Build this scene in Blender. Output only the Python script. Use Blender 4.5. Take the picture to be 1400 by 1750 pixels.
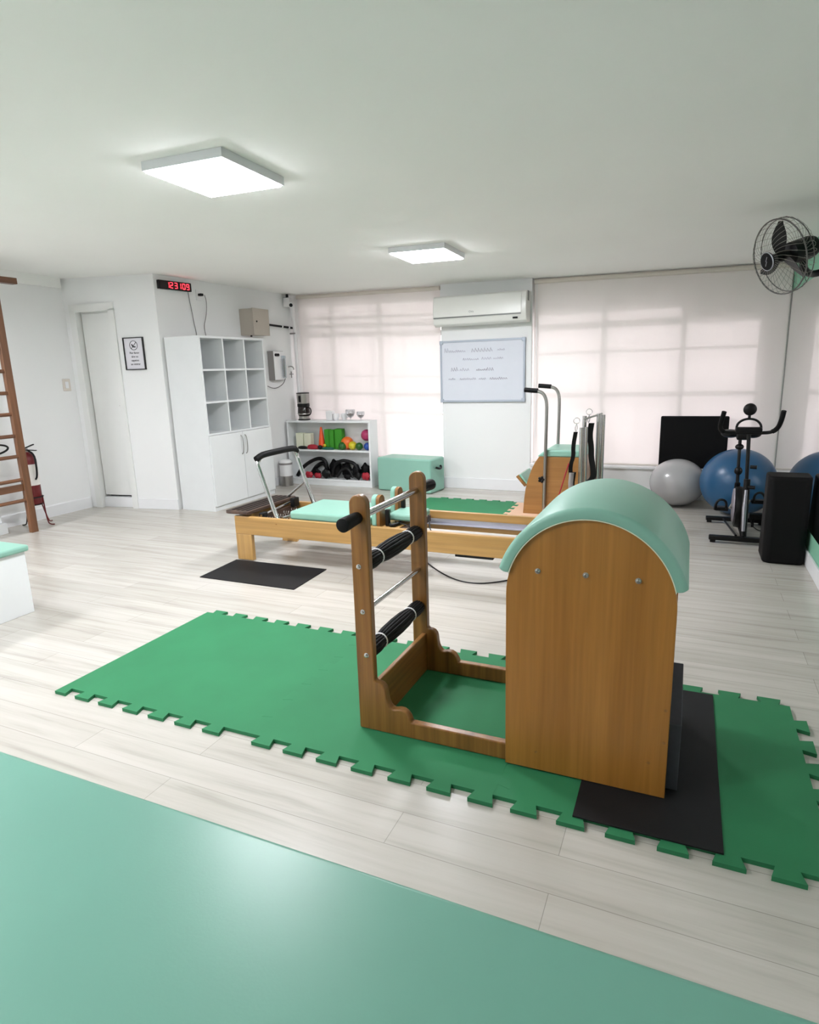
import bpy, math, random
from mathutils import Matrix, Vector
random.seed(7)
PI = math.pi
for o in list(bpy.data.objects): bpy.data.objects.remove(o, do_unlink=True)
scn = bpy.context.scene
COL = scn.collection

# ------------------------------------------------------------------ camera
YAW, PIT, ROL, FPX = -0.422791837, 0.223509496, -0.0307457695, 1065.6
CAM_H = 1.41
fw = Vector((math.sin(YAW)*math.cos(PIT), math.cos(YAW)*math.cos(PIT), -math.sin(PIT)))
r0 = Vector((math.cos(YAW), -math.sin(YAW), 0)); u0 = r0.cross(fw)
cr, sr = math.cos(ROL), math.sin(ROL)
rr = cr*r0 + sr*u0; uu = -sr*r0 + cr*u0
cd = bpy.data.cameras.new('camera'); cam = bpy.data.objects.new('camera', cd); COL.objects.link(cam)
cam.matrix_world = Matrix(((rr.x, uu.x, -fw.x, 0), (rr.y, uu.y, -fw.y, 0), (rr.z, uu.z, -fw.z, CAM_H), (0, 0, 0, 1)))
cd.sensor_fit = 'HORIZONTAL'; cd.sensor_width = 36.0; cd.lens = FPX/1400*36; cd.clip_start = 0.02; cd.clip_end = 200
scn.camera = cam

# ------------------------------------------------------------------ world, exposure, lamp power
scn.view_settings.view_transform = 'Standard'; scn.view_settings.look = 'None'
scn.view_settings.gamma = 1.0; scn.view_settings.use_curve_mapping = False
scn.view_settings.exposure = 1.97
SKY = 1.75
LAMP = 21.0
w = bpy.data.worlds.new('daylight'); scn.world = w; w.use_nodes = True
bgn = w.node_tree.nodes['Background']
bgn.inputs[0].default_value = (1.0, 0.91, 0.93, 1); bgn.inputs[1].default_value = SKY

def lin(c):
    return tuple(((v/255)/12.92 if v/255 <= 0.04045 else ((v/255+0.055)/1.055)**2.4) for v in c)

# ------------------------------------------------------------------ materials
def new_mat(name):
    m = bpy.data.materials.new(name); m.use_nodes = True
    return m, m.node_tree, m.node_tree.nodes['Principled BSDF']

def mat(name, rgb, rough=0.5, metal=0.0, var=0.06, scale=8.0, bump=0.0, bscale=60.0, coat=0.0, stretch=(1, 1, 1), trans=0.0, spec=0.5, sheen=0.0):
    m, nt, b = new_mat(name)
    c = lin(rgb)
    tc = nt.nodes.new('ShaderNodeTexCoord'); mp = nt.nodes.new('ShaderNodeMapping'); mp.inputs['Scale'].default_value = stretch
    nt.links.new(tc.outputs['Object'], mp.inputs[0])
    n = nt.nodes.new('ShaderNodeTexNoise'); n.inputs['Scale'].default_value = scale; n.inputs['Detail'].default_value = 4
    nt.links.new(mp.outputs[0], n.inputs['Vector'])
    rp = nt.nodes.new('ShaderNodeValToRGB')
    rp.color_ramp.elements[0].position = 0.3; rp.color_ramp.elements[1].position = 0.7
    rp.color_ramp.elements[0].color = tuple(v*(1-var) for v in c)+(1,)
    rp.color_ramp.elements[1].color = tuple(min(1, v*(1+var)) for v in c)+(1,)
    nt.links.new(n.outputs[0], rp.inputs[0]); nt.links.new(rp.outputs[0], b.inputs['Base Color'])
    b.inputs['Roughness'].default_value = rough; b.inputs['Metallic'].default_value = metal
    b.inputs['Specular IOR Level'].default_value = spec
    b.inputs['Coat Weight'].default_value = coat; b.inputs['Coat Roughness'].default_value = 0.15
    b.inputs['Transmission Weight'].default_value = trans
    if bump:
        n2 = nt.nodes.new('ShaderNodeTexNoise'); n2.inputs['Scale'].default_value = bscale; n2.inputs['Detail'].default_value = 3
        nt.links.new(mp.outputs[0], n2.inputs['Vector'])
        bp = nt.nodes.new('ShaderNodeBump'); bp.inputs['Strength'].default_value = bump; bp.inputs['Distance'].default_value = 0.002
        nt.links.new(n2.outputs[0], bp.inputs['Height']); nt.links.new(bp.outputs[0], b.inputs['Normal'])
    return m

def wood(name, light, dark, axis, rough=0.38, grain=1.0, coat=0.15):
    m, nt, b = new_mat(name)
    tc = nt.nodes.new('ShaderNodeTexCoord'); mp = nt.nodes.new('ShaderNodeMapping')
    s = [26*grain]*3; s[axis] = 1.1*grain
    mp.inputs['Scale'].default_value = s
    nt.links.new(tc.outputs['Object'], mp.inputs[0])
    n = nt.nodes.new('ShaderNodeTexNoise'); n.inputs['Scale'].default_value = 1.0; n.inputs['Detail'].default_value = 6; n.inputs['Distortion'].default_value = 0.5
    nt.links.new(mp.outputs[0], n.inputs['Vector'])
    rp = nt.nodes.new('ShaderNodeValToRGB'); rp.color_ramp.elements[0].position = 0.33; rp.color_ramp.elements[1].position = 0.68
    rp.color_ramp.elements[0].color = lin(dark)+(1,); rp.color_ramp.elements[1].color = lin(light)+(1,)
    nt.links.new(n.outputs[0], rp.inputs[0])
    mp2 = nt.nodes.new('ShaderNodeMapping'); s2 = [120*grain]*3; s2[axis] = 4*grain; mp2.inputs['Scale'].default_value = s2
    nt.links.new(tc.outputs['Object'], mp2.inputs[0])
    n2 = nt.nodes.new('ShaderNodeTexNoise'); n2.inputs['Scale'].default_value = 1.0; n2.inputs['Detail'].default_value = 3
    nt.links.new(mp2.outputs[0], n2.inputs['Vector'])
    r2 = nt.nodes.new('ShaderNodeMapRange'); r2.inputs[1].default_value = 0.3; r2.inputs[2].default_value = 0.7; r2.inputs[3].default_value = 0.88; r2.inputs[4].default_value = 1.06
    nt.links.new(n2.outputs[0], r2.inputs[0])
    mx = nt.nodes.new('ShaderNodeMix'); mx.data_type = 'RGBA'; mx.blend_type = 'MULTIPLY'; mx.inputs[0].default_value = 1
    nt.links.new(rp.outputs[0], mx.inputs[6]); nt.links.new(r2.outputs[0], mx.inputs[7])
    nt.links.new(mx.outputs[2], b.inputs['Base Color'])
    b.inputs['Roughness'].default_value = rough; b.inputs['Coat Weight'].default_value = coat; b.inputs['Coat Roughness'].default_value = 0.25
    return m

def floor_mat():
    m, nt, b = new_mat('pale vinyl plank')
    tc = nt.nodes.new('ShaderNodeTexCoord')
    mp = nt.nodes.new('ShaderNodeMapping'); mp.inputs['Location'].default_value = (0.27, 0.02, 0)
    nt.links.new(tc.outputs['Object'], mp.inputs[0])
    br = nt.nodes.new('ShaderNodeTexBrick'); br.offset = 0.37; br.squash = 1.0
    br.inputs['Scale'].default_value = 1.0; br.inputs['Brick Width'].default_value = 1.36; br.inputs['Row Height'].default_value = 0.147
    br.inputs['Mortar Size'].default_value = 0.0012; br.inputs['Mortar Smooth'].default_value = 0.3; br.inputs['Bias'].default_value = 0.0
    br.inputs['Color1'].default_value = lin((197, 193, 185))+(1,); br.inputs['Color2'].default_value = lin((187, 183, 174))+(1,)
    br.inputs['Mortar'].default_value = lin((154, 150, 142))+(1,)
    nt.links.new(mp.outputs[0], br.inputs[0])
    mp2 = nt.nodes.new('ShaderNodeMapping'); mp2.inputs['Scale'].default_value = (0.75, 13, 1)
    nt.links.new(tc.outputs['Object'], mp2.inputs[0])
    # each row of planks gets its own stretch of grain
    n = nt.nodes.new('ShaderNodeTexNoise'); n.inputs['Scale'].default_value = 1.6; n.inputs['Detail'].default_value = 7; n.inputs['Roughness'].default_value = 0.6; n.inputs['Distortion'].default_value = 0.35
    nt.links.new(mp2.outputs[0], n.inputs['Vector'])
    rp = nt.nodes.new('ShaderNodeValToRGB')
    rp.color_ramp.elements[0].position = 0.28; rp.color_ramp.elements[0].color = (0.66, 0.65, 0.62, 1)
    rp.color_ramp.elements[1].position = 0.62; rp.color_ramp.elements[1].color = (1, 1, 1, 1)
    e = rp.color_ramp.elements.new(0.45); e.color = (0.90, 0.893, 0.875, 1)
    nt.links.new(n.outputs[0], rp.inputs[0])
    mx = nt.nodes.new('ShaderNodeMix'); mx.data_type = 'RGBA'; mx.blend_type = 'MULTIPLY'; mx.inputs[0].default_value = 0.75
    nt.links.new(br.outputs[0], mx.inputs[6]); nt.links.new(rp.outputs[0], mx.inputs[7])
    nt.links.new(mx.outputs[2], b.inputs['Base Color'])
    b.inputs['Roughness'].default_value = 0.27; b.inputs['Specular IOR Level'].default_value = 0.5
    bp = nt.nodes.new('ShaderNodeBump'); bp.inputs['Strength'].default_value = 0.12; bp.inputs['Distance'].default_value = 0.002
    nt.links.new(n.outputs[0], bp.inputs['Height']); nt.links.new(bp.outputs[0], b.inputs['Normal'])
    return m

def emit(name, rgb, s):
    m = bpy.data.materials.new(name); m.use_nodes = True; nt = m.node_tree
    nt.nodes.remove(nt.nodes['Principled BSDF']); e = nt.nodes.new('ShaderNodeEmission')
    e.inputs[0].default_value = lin(rgb)+(1,); e.inputs[1].default_value = s
    nt.links.new(e.outputs[0], nt.nodes['Material Output'].inputs[0]); return m

def blind_mat():
    m = bpy.data.materials.new('sheer blind fabric'); m.use_nodes = True; nt = m.node_tree
    nt.nodes.remove(nt.nodes['Principled BSDF'])
    d = nt.nodes.new('ShaderNodeBsdfDiffuse'); t = nt.nodes.new('ShaderNodeBsdfTranslucent'); tr = nt.nodes.new('ShaderNodeBsdfTransparent')
    tc = nt.nodes.new('ShaderNodeTexCoord'); wv = nt.nodes.new('ShaderNodeTexNoise'); wv.inputs['Scale'].default_value = 300
    nt.links.new(tc.outputs['Object'], wv.inputs['Vector'])
    rp = nt.nodes.new('ShaderNodeValToRGB'); rp.color_ramp.elements[0].color = lin((238, 231, 227))+(1,); rp.color_ramp.elements[1].color = lin((244, 238, 235))+(1,)
    nt.links.new(wv.outputs[0], rp.inputs[0])
    nt.links.new(rp.outputs[0], d.inputs[0]); t.inputs[0].default_value = lin((248, 241, 240))+(1,)
    tr.inputs[0].default_value = lin((250, 238, 240))+(1,)
    m1 = nt.nodes.new('ShaderNodeMixShader'); m1.inputs[0].default_value = 0.085
    nt.links.new(d.outputs[0], m1.inputs[1]); nt.links.new(t.outputs[0], m1.inputs[2])
    m2 = nt.nodes.new('ShaderNodeMixShader'); m2.inputs[0].default_value = 0.022
    nt.links.new(m1.outputs[0], m2.inputs[1]); nt.links.new(tr.outputs[0], m2.inputs[2])
    nt.links.new(m2.outputs[0], nt.nodes['Material Output'].inputs[0]); return m

def glass_mat(name, tint=(1, 1, 1), gloss=0.08, rough=0.02, alpha=0.0):
    m = bpy.data.materials.new(name); m.use_nodes = True; nt = m.node_tree
    nt.nodes.remove(nt.nodes['Principled BSDF'])
    tr = nt.nodes.new('ShaderNodeBsdfTransparent'); tr.inputs[0].default_value = tuple(tint)+(1,)
    g = nt.nodes.new('ShaderNodeBsdfGlossy'); g.inputs['Roughness'].default_value = rough
    fr = nt.nodes.new('ShaderNodeLayerWeight'); fr.inputs[0].default_value = 0.35
    mr = nt.nodes.new('ShaderNodeMapRange'); mr.inputs[3].default_value = gloss; mr.inputs[4].default_value = 0.8
    nt.links.new(fr.outputs['Facing'], mr.inputs[0])
    mx = nt.nodes.new('ShaderNodeMixShader'); nt.links.new(mr.outputs[0], mx.inputs[0])
    nt.links.new(tr.outputs[0], mx.inputs[1]); nt.links.new(g.outputs[0], mx.inputs[2])
    nt.links.new(mx.outputs[0], nt.nodes['Material Output'].inputs[0]); return m

M = {}
M['floor'] = floor_mat()
M['ceil'] = mat('ceiling paint', (243, 244, 240), 0.9, var=0.012, scale=1.2)
M['wall'] = mat('white wall paint', (235, 236, 235), 0.75, var=0.012, scale=1.5, bump=0.04, bscale=200)
M['wallgreen'] = mat('mint green wall paint', (128, 186, 158), 0.7, var=0.02, scale=2, bump=0.04, bscale=200)
M['trim'] = mat('white gloss trim', (232, 233, 234), 0.4, var=0.01)
M['door'] = mat('white door', (228, 229, 226), 0.45, var=0.012)
M['lam'] = mat('white laminate', (228, 231, 231), 0.35, var=0.01)
M['mint'] = mat('mint vinyl', (136, 184, 166), 0.40, var=0.03, scale=3, bump=0.05, bscale=250)
M['mintbed'] = mat('mint bed vinyl', (106, 158, 140), 0.34, var=0.03, scale=2.2, bump=0.06, bscale=180)
M['foam'] = mat('green eva foam', (45, 122, 80), 0.72, var=0.07, scale=3.5, bump=0.15, bscale=350, spec=0.35)
M['foam2'] = mat('beige eva foam', (214, 178, 150), 0.75, var=0.04, scale=5, bump=0.15, bscale=350, spec=0.3)
M['rubber'] = mat('black rubber', (20, 20, 22), 0.66, var=0.08, scale=30, bump=0.1, bscale=300, spec=0.3)
M['blackfoam'] = mat('black foam grip', (8, 8, 9), 0.6, var=0.1, scale=40, bump=0.15, bscale=300, spec=0.2)
M['black'] = mat('black plastic', (7, 7, 8), 0.42, var=0.05, spec=0.3)
M['blackvinyl'] = mat('black vinyl', (4, 4, 5), 0.6, var=0.05, scale=5, spec=0.2)
M['greyvinyl'] = mat('grey carpet board', (66, 67, 74), 0.85, var=0.06, scale=60, bump=0.3, bscale=500)
M['chrome'] = mat('chrome', (205, 205, 205), 0.14, 1.0, var=0.01)
M['steel'] = mat('brushed steel', (170, 168, 165), 0.3, 1.0, var=0.05, scale=20, stretch=(1, 1, 8))
M['alu'] = mat('anodised aluminium', (186, 186, 196), 0.35, 0.85, var=0.02)
M['woodx'] = wood('lacquered oak along x', (162, 114, 56), (126, 86, 38), 0)
M['woody'] = wood('lacquered oak along y', (162, 114, 56), (126, 86, 38), 1)
M['woodz'] = wood('lacquered oak along z', (154, 106, 50), (116, 76, 32), 2)
M['barrelz'] = wood('lacquered oak panel', (178, 123, 54), (156, 103, 38), 2, rough=0.42, grain=0.62)
M['chairw'] = wood('honey beech panel', (166, 120, 64), (146, 102, 50), 0, grain=0.5)
M['refx'] = wood('pale oak rail along x', (196, 154, 92), (168, 128, 70), 0, grain=0.6)
M['refy'] = wood('pale oak rail along y', (196, 154, 92), (168, 128, 70), 1, grain=0.6)
M['refz'] = wood('pale oak rail along z', (196, 154, 92), (168, 128, 70), 2, grain=0.6)
M['darkwoody'] = wood('dark walnut along y', (88, 62, 46), (52, 36, 28), 1, rough=0.45)
M['barz'] = wood('varnished pine along z', (138, 92, 60), (102, 66, 40), 2)
M['bary'] = wood('varnished pine along y', (126, 84, 56), (94, 60, 38), 1)
M['red'] = mat('red enamel', (104, 12, 18), 0.35, var=0.05)
M['white'] = mat('white plastic', (236, 236, 236), 0.35, var=0.01)
M['label'] = mat('paper label', (232, 228, 222), 0.7, var=0.02)
M['beigebox'] = mat('beige enamel steel', (178, 170, 158), 0.5, var=0.02)
M['greyside'] = mat('grey plastic', (146, 142, 140), 0.5, var=0.02)
M['cream'] = mat('cream foam block', (222, 224, 200), 0.8, var=0.02)
M['orange'] = mat('orange plastic', (238, 88, 32), 0.45, var=0.04)
M['oball'] = mat('orange ball vinyl', (226, 108, 36), 0.4, var=0.04)
M['gblock'] = mat('green foam block', (58, 146, 34), 0.7, var=0.04)
M['gball'] = mat('green ball vinyl', (34, 92, 30), 0.35, var=0.05)
M['yball'] = mat('yellow ball vinyl', (204, 190, 40), 0.35, var=0.04)
M['pball'] = mat('pink ball vinyl', (172, 52, 98), 0.3, var=0.04)
M['bball'] = mat('blue ball vinyl', (36, 74, 152), 0.35, var=0.04)
M['teal'] = mat('teal rubber', (14, 92, 74), 0.5, var=0.04)
M['reddisc'] = mat('red rubber', (164, 26, 44), 0.5, var=0.05)
M['gymblue'] = mat('blue gym ball vinyl', (34, 86, 126), 0.32, var=0.03, scale=2)
M['gymgrey'] = mat('silver gym ball vinyl', (172, 172, 172), 0.25, var=0.02, scale=2, coat=0.3)
M['blind'] = blind_mat()
M['railwhite'] = mat('blind rail', (216, 208, 198), 0.5, var=0.01)
M['winframe'] = mat('grey window steel', (120, 112, 108), 0.6, var=0.03)
M['pane'] = glass_mat('window glass', (0.96, 0.97, 0.97), 0.04)
M['clear'] = glass_mat('clear glass', (0.93, 0.94, 0.95), 0.12)
M['bluetint'] = glass_mat('clear blue canister', (0.80, 0.86, 0.90), 0.15, 0.1)
M['coffee'] = mat('dark coffee', (26, 14, 10), 0.2, var=0.02)
M['capsule'] = mat('brown capsules', (106, 84, 70), 0.5, var=0.35, scale=60)
M['board'] = mat('whiteboard face', (212, 216, 224), 0.22, var=0.01)
M['boardframe'] = mat('aluminium board frame', (172, 180, 192), 0.4, 0.1, var=0.02)
M['ink'] = mat('faded marker ink', (160, 156, 172), 0.6, var=0.25, scale=20)
M['ink2'] = mat('dark marker ink', (112, 100, 118), 0.6, var=0.25, scale=20)
M['blackink'] = mat('black print', (30, 28, 30), 0.6, var=0.02)
M['paper'] = mat('sign paper', (224, 222, 228), 0.6, var=0.01)
M['ac'] = mat('air conditioner shell', (226, 227, 221), 0.3, var=0.01)
M['acgrey'] = mat('air conditioner trim', (120, 122, 120), 0.4, var=0.02)
M['lampbody'] = mat('lamp housing', (222, 224, 226), 0.45, var=0.01)
M['lampglow'] = emit('lamp diffuser', (248, 248, 255), LAMP)
M['led'] = emit('red led', (255, 50, 62), 1.2)
M['clockface'] = mat('smoked clock face', (26, 4, 8), 0.25, var=0.02)
M['cable'] = mat('grey cable', (96, 92, 90), 0.5, var=0.02)
M['cagewire'] = mat('cage wire', (150, 148, 140), 0.35, 0.6, var=0.03)
M['housing'] = mat('grey bike shroud', (140, 134, 142), 0.4, var=0.03)
mm, nt, b = new_mat('mirror silver'); b.inputs['Base Color'].default_value = (0.86, 0.88, 0.87, 1); b.inputs['Metallic'].default_value = 1; b.inputs['Roughness'].default_value = 0.015
M['mirror'] = mm

# ------------------------------------------------------------------ mesh builder
MOF = {}
class MB:
    def __init__(s): s.v = []; s.f = []
    def add(s, vs, fs):
        n = len(s.v); s.v += [tuple(x) for x in vs]; s.f += [tuple(i+n for i in f) for f in fs]; return s
    def box(s, x0, x1, y0, y1, z0, z1):
        return s.add([(x0,y0,z0),(x1,y0,z0),(x1,y1,z0),(x0,y1,z0),(x0,y0,z1),(x1,y0,z1),(x1,y1,z1),(x0,y1,z1)],
                     [(0,3,2,1),(4,5,6,7),(0,1,5,4),(1,2,6,5),(2,3,7,6),(3,0,4,7)])
    def obox(s, c, ax, ay, az, hx, hy, hz):
        c = Vector(c); ax = Vector(ax).normalized()*hx; ay = Vector(ay).normalized()*hy; az = Vector(az).normalized()*hz
        vs = [c+sx*ax+sy*ay+sz*az for sz in (-1,1) for sx, sy in ((-1,-1),(1,-1),(1,1),(-1,1))]
        return s.add(vs, [(0,3,2,1),(4,5,6,7),(0,1,5,4),(1,2,6,5),(2,3,7,6),(3,0,4,7)])
    def prism(s, poly, axis, a, b):
        # poly: 2D points in the two other axes (x,y)->z ; (x,z)->y ; (y,z)->x
        area = sum(poly[i][0]*poly[(i+1) % len(poly)][1]-poly[(i+1) % len(poly)][0]*poly[i][1] for i in range(len(poly)))
        if area < 0: poly = poly[::-1]
        def P(p, t): return {0: (t, p[0], p[1]), 1: (p[0], t, p[1]), 2: (p[0], p[1], t)}[axis]
        n = len(poly); vs = [P(p, a) for p in poly]+[P(p, b) for p in poly]
        flip = (axis == 1)
        if b < a: flip = not flip
        bot = tuple(range(n))[::-1]; top = tuple(range(n, 2*n)); sd = [(i, (i+1) % n, n+(i+1) % n, n+i) for i in range(n)]
        fs = [bot, top]+sd
        if flip: fs = [f[::-1] for f in fs]
        return s.add(vs, fs)
    def tube(s, pts, r, n=12, closed=False, cap=True, twist=None):
        pts = [Vector(p) for p in pts]; k = len(pts)
        rs = r if isinstance(r, (list, tuple)) else [r]*k
        vs = []; prev = None
        for i, p in enumerate(pts):
            if closed: t = (pts[(i+1) % k]-pts[i-1])
            else: t = (pts[min(i+1, k-1)]-pts[max(i-1, 0)])
            t.normalize()
            if prev is None:
                a = Vector((0,0,1)) if abs(t.z) < 0.9 else Vector((1,0,0)); nrm = t.cross(a).normalized()
            else: nrm = (prev - t*prev.dot(t)).normalized()
            prev = nrm; bi = t.cross(nrm)
            for j in range(n):
                a = 2*PI*j/n; rad = rs[i] if not twist else rs[i]*twist(j, n)
                vs.append(p+nrm*(rad*math.cos(a))+bi*(rad*math.sin(a)))
        fs = []
        for i in range(k if closed else k-1):
            i2 = (i+1) % k
            for j in range(n):
                j2 = (j+1) % n; fs.append((i*n+j, i*n+j2, i2*n+j2, i2*n+j))
        if cap and not closed:
            fs.append(tuple(range(n))[::-1]); fs.append(tuple(range((k-1)*n, k*n)))
        return s.add(vs, fs)
    def cyl(s, a, b, r, n=20, r2=None): return s.tube([a, b], [r, r if r2 is None else r2], n)
    def lathe(s, prof, c, axis=2, n=28, sx=1, sy=1):
        vs = []; k = len(prof)
        for (r, z) in prof:
            for j in range(n):
                a = 2*PI*j/n; x, y = r*math.cos(a)*sx, r*math.sin(a)*sy
                q = {2: (x, y, z), 1: (x, z, -y), 0: (z, x, y)}[axis]
                vs.append((c[0]+q[0], c[1]+q[1], c[2]+q[2]))
        fs = [(i*n+j, i*n+(j+1) % n, (i+1)*n+(j+1) % n, (i+1)*n+j) for i in range(k-1) for j in range(n)]
        if prof[0][0] > 1e-4: fs.append(tuple(range(n))[::-1])
        if prof[-1][0] > 1e-4: fs.append(tuple(range((k-1)*n, k*n)))
        return s.add(vs, fs)
    def ball(s, c, rx, ry=None, rz=None, n=28, m=16):
        ry = ry or rx; rz = rz or rx
        prof = [(max(1e-5, math.sin(PI*i/m)), -math.cos(PI*i/m)) for i in range(m+1)]
        t = MB(); t.lathe(prof, (0,0,0), 2, n)
        return s.add([(c[0]+v[0]*rx, c[1]+v[1]*ry, c[2]+v[2]*rz) for v in t.v], t.f)
    def xf(s, mtx): s.v = [tuple(mtx @ Vector(v)) for v in s.v]; return s

def build(name, mb, m, parent=None, local=False, bevel=0.0, seg=3, smooth=True, label=None, sub=0, ang=40):
    me = bpy.data.meshes.new(name)
    vs = mb.v
    if parent is not None and not local:
        Mi = MOF[parent.name].inverted(); vs = [tuple(Mi @ Vector(v)) for v in vs]
    me.from_pydata(vs, [], mb.f); me.validate(); me.update()
    o = bpy.data.objects.new(name, me); COL.objects.link(o)
    me.materials.append(m)
    import bmesh
    b_ = bmesh.new(); b_.from_mesh(me); bmesh.ops.recalc_face_normals(b_, faces=b_.faces); b_.to_mesh(me); b_.free()
    if smooth:
        me.polygons.foreach_set('use_smooth', [True]*len(me.polygons)); me.set_sharp_from_angle(angle=math.radians(ang))
    if bevel:
        bm = o.modifiers.new('bevel', 'BEVEL'); bm.width = bevel; bm.segments = seg; bm.limit_method = 'ANGLE'; bm.angle_limit = math.radians(38)
        bm.harden_normals = False
    if sub:
        sm = o.modifiers.new('sub', 'SUBSURF'); sm.levels = sub; sm.render_levels = sub
    if parent is not None:
        o.parent = parent; MOF[o.name] = MOF[parent.name]
    else: MOF[o.name] = Matrix.Identity(4)
    if label: o['label'] = label
    return o

def tag(o, label, cat, group=None, kind=None):
    o['label'] = label; o['category'] = cat
    if group: o['group'] = group
    if kind: o['kind'] = kind
    return o

def thing(name, label, cat, loc, rz=0.0, group=None):
    e = bpy.data.objects.new(name, None); COL.objects.link(e); e.empty_display_size = 0.1
    e.location = loc; e.rotation_euler = (0, 0, rz)
    MOF[e.name] = Matrix.Translation(loc) @ Matrix.Rotation(rz, 4, 'Z')
    return tag(e, label, cat, group)

def struct(name, mb, m, parent=None, bevel=0.0, **k):
    o = build(name, mb, m, parent, bevel=bevel, **k)
    if parent is None: o['kind'] = 'structure'; o['label'] = name.replace('_', ' ')
    return o

def one(name, mb, m, label, cat, loc, bevel=0.0, group=None, **k):
    """a thing that is a single mesh, with its origin at loc"""
    T = Matrix.Translation(Vector(loc)).inverted()
    mb.xf(T)
    o = build(name, mb, m, bevel=bevel, **k); o.location = loc
    return tag(o, label, cat, group)

def dup(root, loc, rz=None, label=None, name=None):
    r = root.copy(); COL.objects.link(r); r.location = loc
    if rz is not None: r.rotation_euler = (0, 0, rz)
    if label: r['label'] = label
    for ch in list(root.children):
        c = ch.copy(); COL.objects.link(c); c.parent = r
        for g in ch.children:
            d = g.copy(); COL.objects.link(d); d.parent = c
    return r

def arc(cx, cz, rx, rz_, a0, a1, n):
    return [(cx+rx*math.cos(math.radians(a0+(a1-a0)*i/n)), cz+rz_*math.sin(math.radians(a0+(a1-a0)*i/n))) for i in range(n+1)]

def smooth_path(pts, it=2):
    pts = [Vector(p) for p in pts]
    for _ in range(it):
        q = [pts[0]]
        for a, b in zip(pts, pts[1:]): q += [a*0.75+b*0.25, a*0.25+b*0.75]
        q.append(pts[-1]); pts = q
    return pts

# ================================================================== THE SETTING
XL1, XR, YF = -6.15, 0.82, -2.6
def cz(x, y): return 2.305-0.018*x-0.02*(y-7.05)
def wl(y): return -5.03+0.128*(y-5.05)        # the left wall of the deep part of the room
YB = 7.03                                       # face of the pier between the windows
m = MB(); m.box(-6.6, 1.2, YF-0.3, 7.5, -0.1, 0.0); struct('floor', m, M['floor'], smooth=False)
m = MB()
cs = [(-6.6, YF-0.3), (1.2, YF-0.3), (1.2, 7.5), (-6.6, 7.5)]
m.add([(x, y, cz(x, y)) for x, y in cs]+[(x, y, cz(x, y)+0.12) for x, y in cs], [(0,1,2,3),(7,6,5,4),(0,4,5,1),(1,5,6,2),(2,6,7,3),(3,7,4,0)])
struct('ceiling', m, M['ceil'], smooth=False)
def wallprism(poly, z0=0.0, z1=None):
    mb = MB(); n = len(poly)
    tz = [(cz(x, y)+0.02 if z1 is None else z1) for x, y in poly]
    mb.add([(x, y, z0) for x, y in poly]+[(p[0], p[1], t) for p, t in zip(poly, tz)],
           [tuple(range(n))[::-1], tuple(range(n, 2*n))]+[(i, (i+1) % n, n+(i+1) % n, n+i) for i in range(n)])
    return mb
struct('wall_left', wallprism([(XL1-0.15, YF), (XL1, YF), (XL1, 4.88), (XL1-0.15, 4.88)]), M['wall'], smooth=False)
# wall with the door: from (-6.15,4.88) to (-5.03,5.05)
DA, DB = Vector((XL1, 4.88)), Vector((-5.03, 5.05))
du = (DB-DA).normalized(); dn = Vector((-du.y, du.x))      # dn points away from the room
def dpt(s, d=0.0): q = DA+du*s+dn*d; return (q.x, q.y)
D0, D1, DH = 0.125, 0.575, 2.13                              # door opening along the wall
WLEN = (DB-DA).length
mb = wallprism([dpt(-0.1), dpt(D0), dpt(D0, 0.16), dpt(-0.1, 0.16)])
q = wallprism([dpt(D1), dpt(WLEN), dpt(WLEN, 0.16), dpt(D1, 0.16)]); mb.add(q.v, q.f)
q = wallprism([dpt(D0), dpt(D1), dpt(D1, 0.16), dpt(D0, 0.16)], DH); mb.add(q.v, q.f)
struct('wall_door', mb, M['wall'], smooth=False)
struct('wall_side', wallprism([(wl(5.05), 5.05), (wl(7.4), 7.4), (wl(7.4)-0.15, 7.4), (wl(5.05)-0.15, 5.21)]), M['wall'], smooth=False)
# back wall: piers, parapet, lintels
WL0, WL1 = -4.62, -2.72; WR0, WR1 = -1.62, 0.66
mb = MB()
def bw(x0, x1, y0, y1, z0, z1):
    mb.add([(x0,y0,z0),(x1,y0,z0),(x1,y1,z0),(x0,y1,z0)]+[(x, y, (z1 if z1 else cz(x, y)+0.02)) for x, y in ((x0,y0),(x1,y0),(x1,y1),(x0,y1))],
           [(0,3,2,1),(4,5,6,7),(0,1,5,4),(1,2,6,5),(2,3,7,6),(3,0,4,7)])
bw(-2.69, -1.63, YB, 7.38, 0, None)                     # pier
bw(-4.95, -4.66, 7.15, 7.38, 0, None)                   # left end
bw(-4.66, -2.69, 7.00, 7.38, 0, 0.31)                   # parapet under left window
bw(-1.63, XR, 7.00, 7.38, 0, 0.31)                      # parapet under right window
bw(0.62, XR+0.1, 7.15, 7.38, 0.31, None)                # right end
bw(-4.66, -2.69, 7.15, 7.38, 2.24, None)                # lintel left
bw(-1.63, -0.90, 7.15, 7.38, 1.985, None)
bw(-0.90, -0.09, 7.15, 7.38, 1.97, None)
bw(-0.09, 0.62, 7.15, 7.38, 1.79, None)
struct('wall_back', mb, M['wall'], smooth=False)
mb = MB().box(XR, XR+0.15, YF, 7.38, 0, 2.46); struct('wall_right', mb, M['wallgreen'], smooth=False)
mb = MB().box(XL1-0.15, XR+0.15, YF-0.15, YF, 0, 2.7); struct('wall_behind', mb, M['wall'], smooth=False)
# sill ledges
mb = MB().box(-4.66, -2.70, 6.975, 7.16, 0.31, 0.335).box(-1.625, XR-0.002, 6.975, 7.16, 0.31, 0.335)
struct('trim_sill', mb, M['trim'], bevel=0.004)
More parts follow.
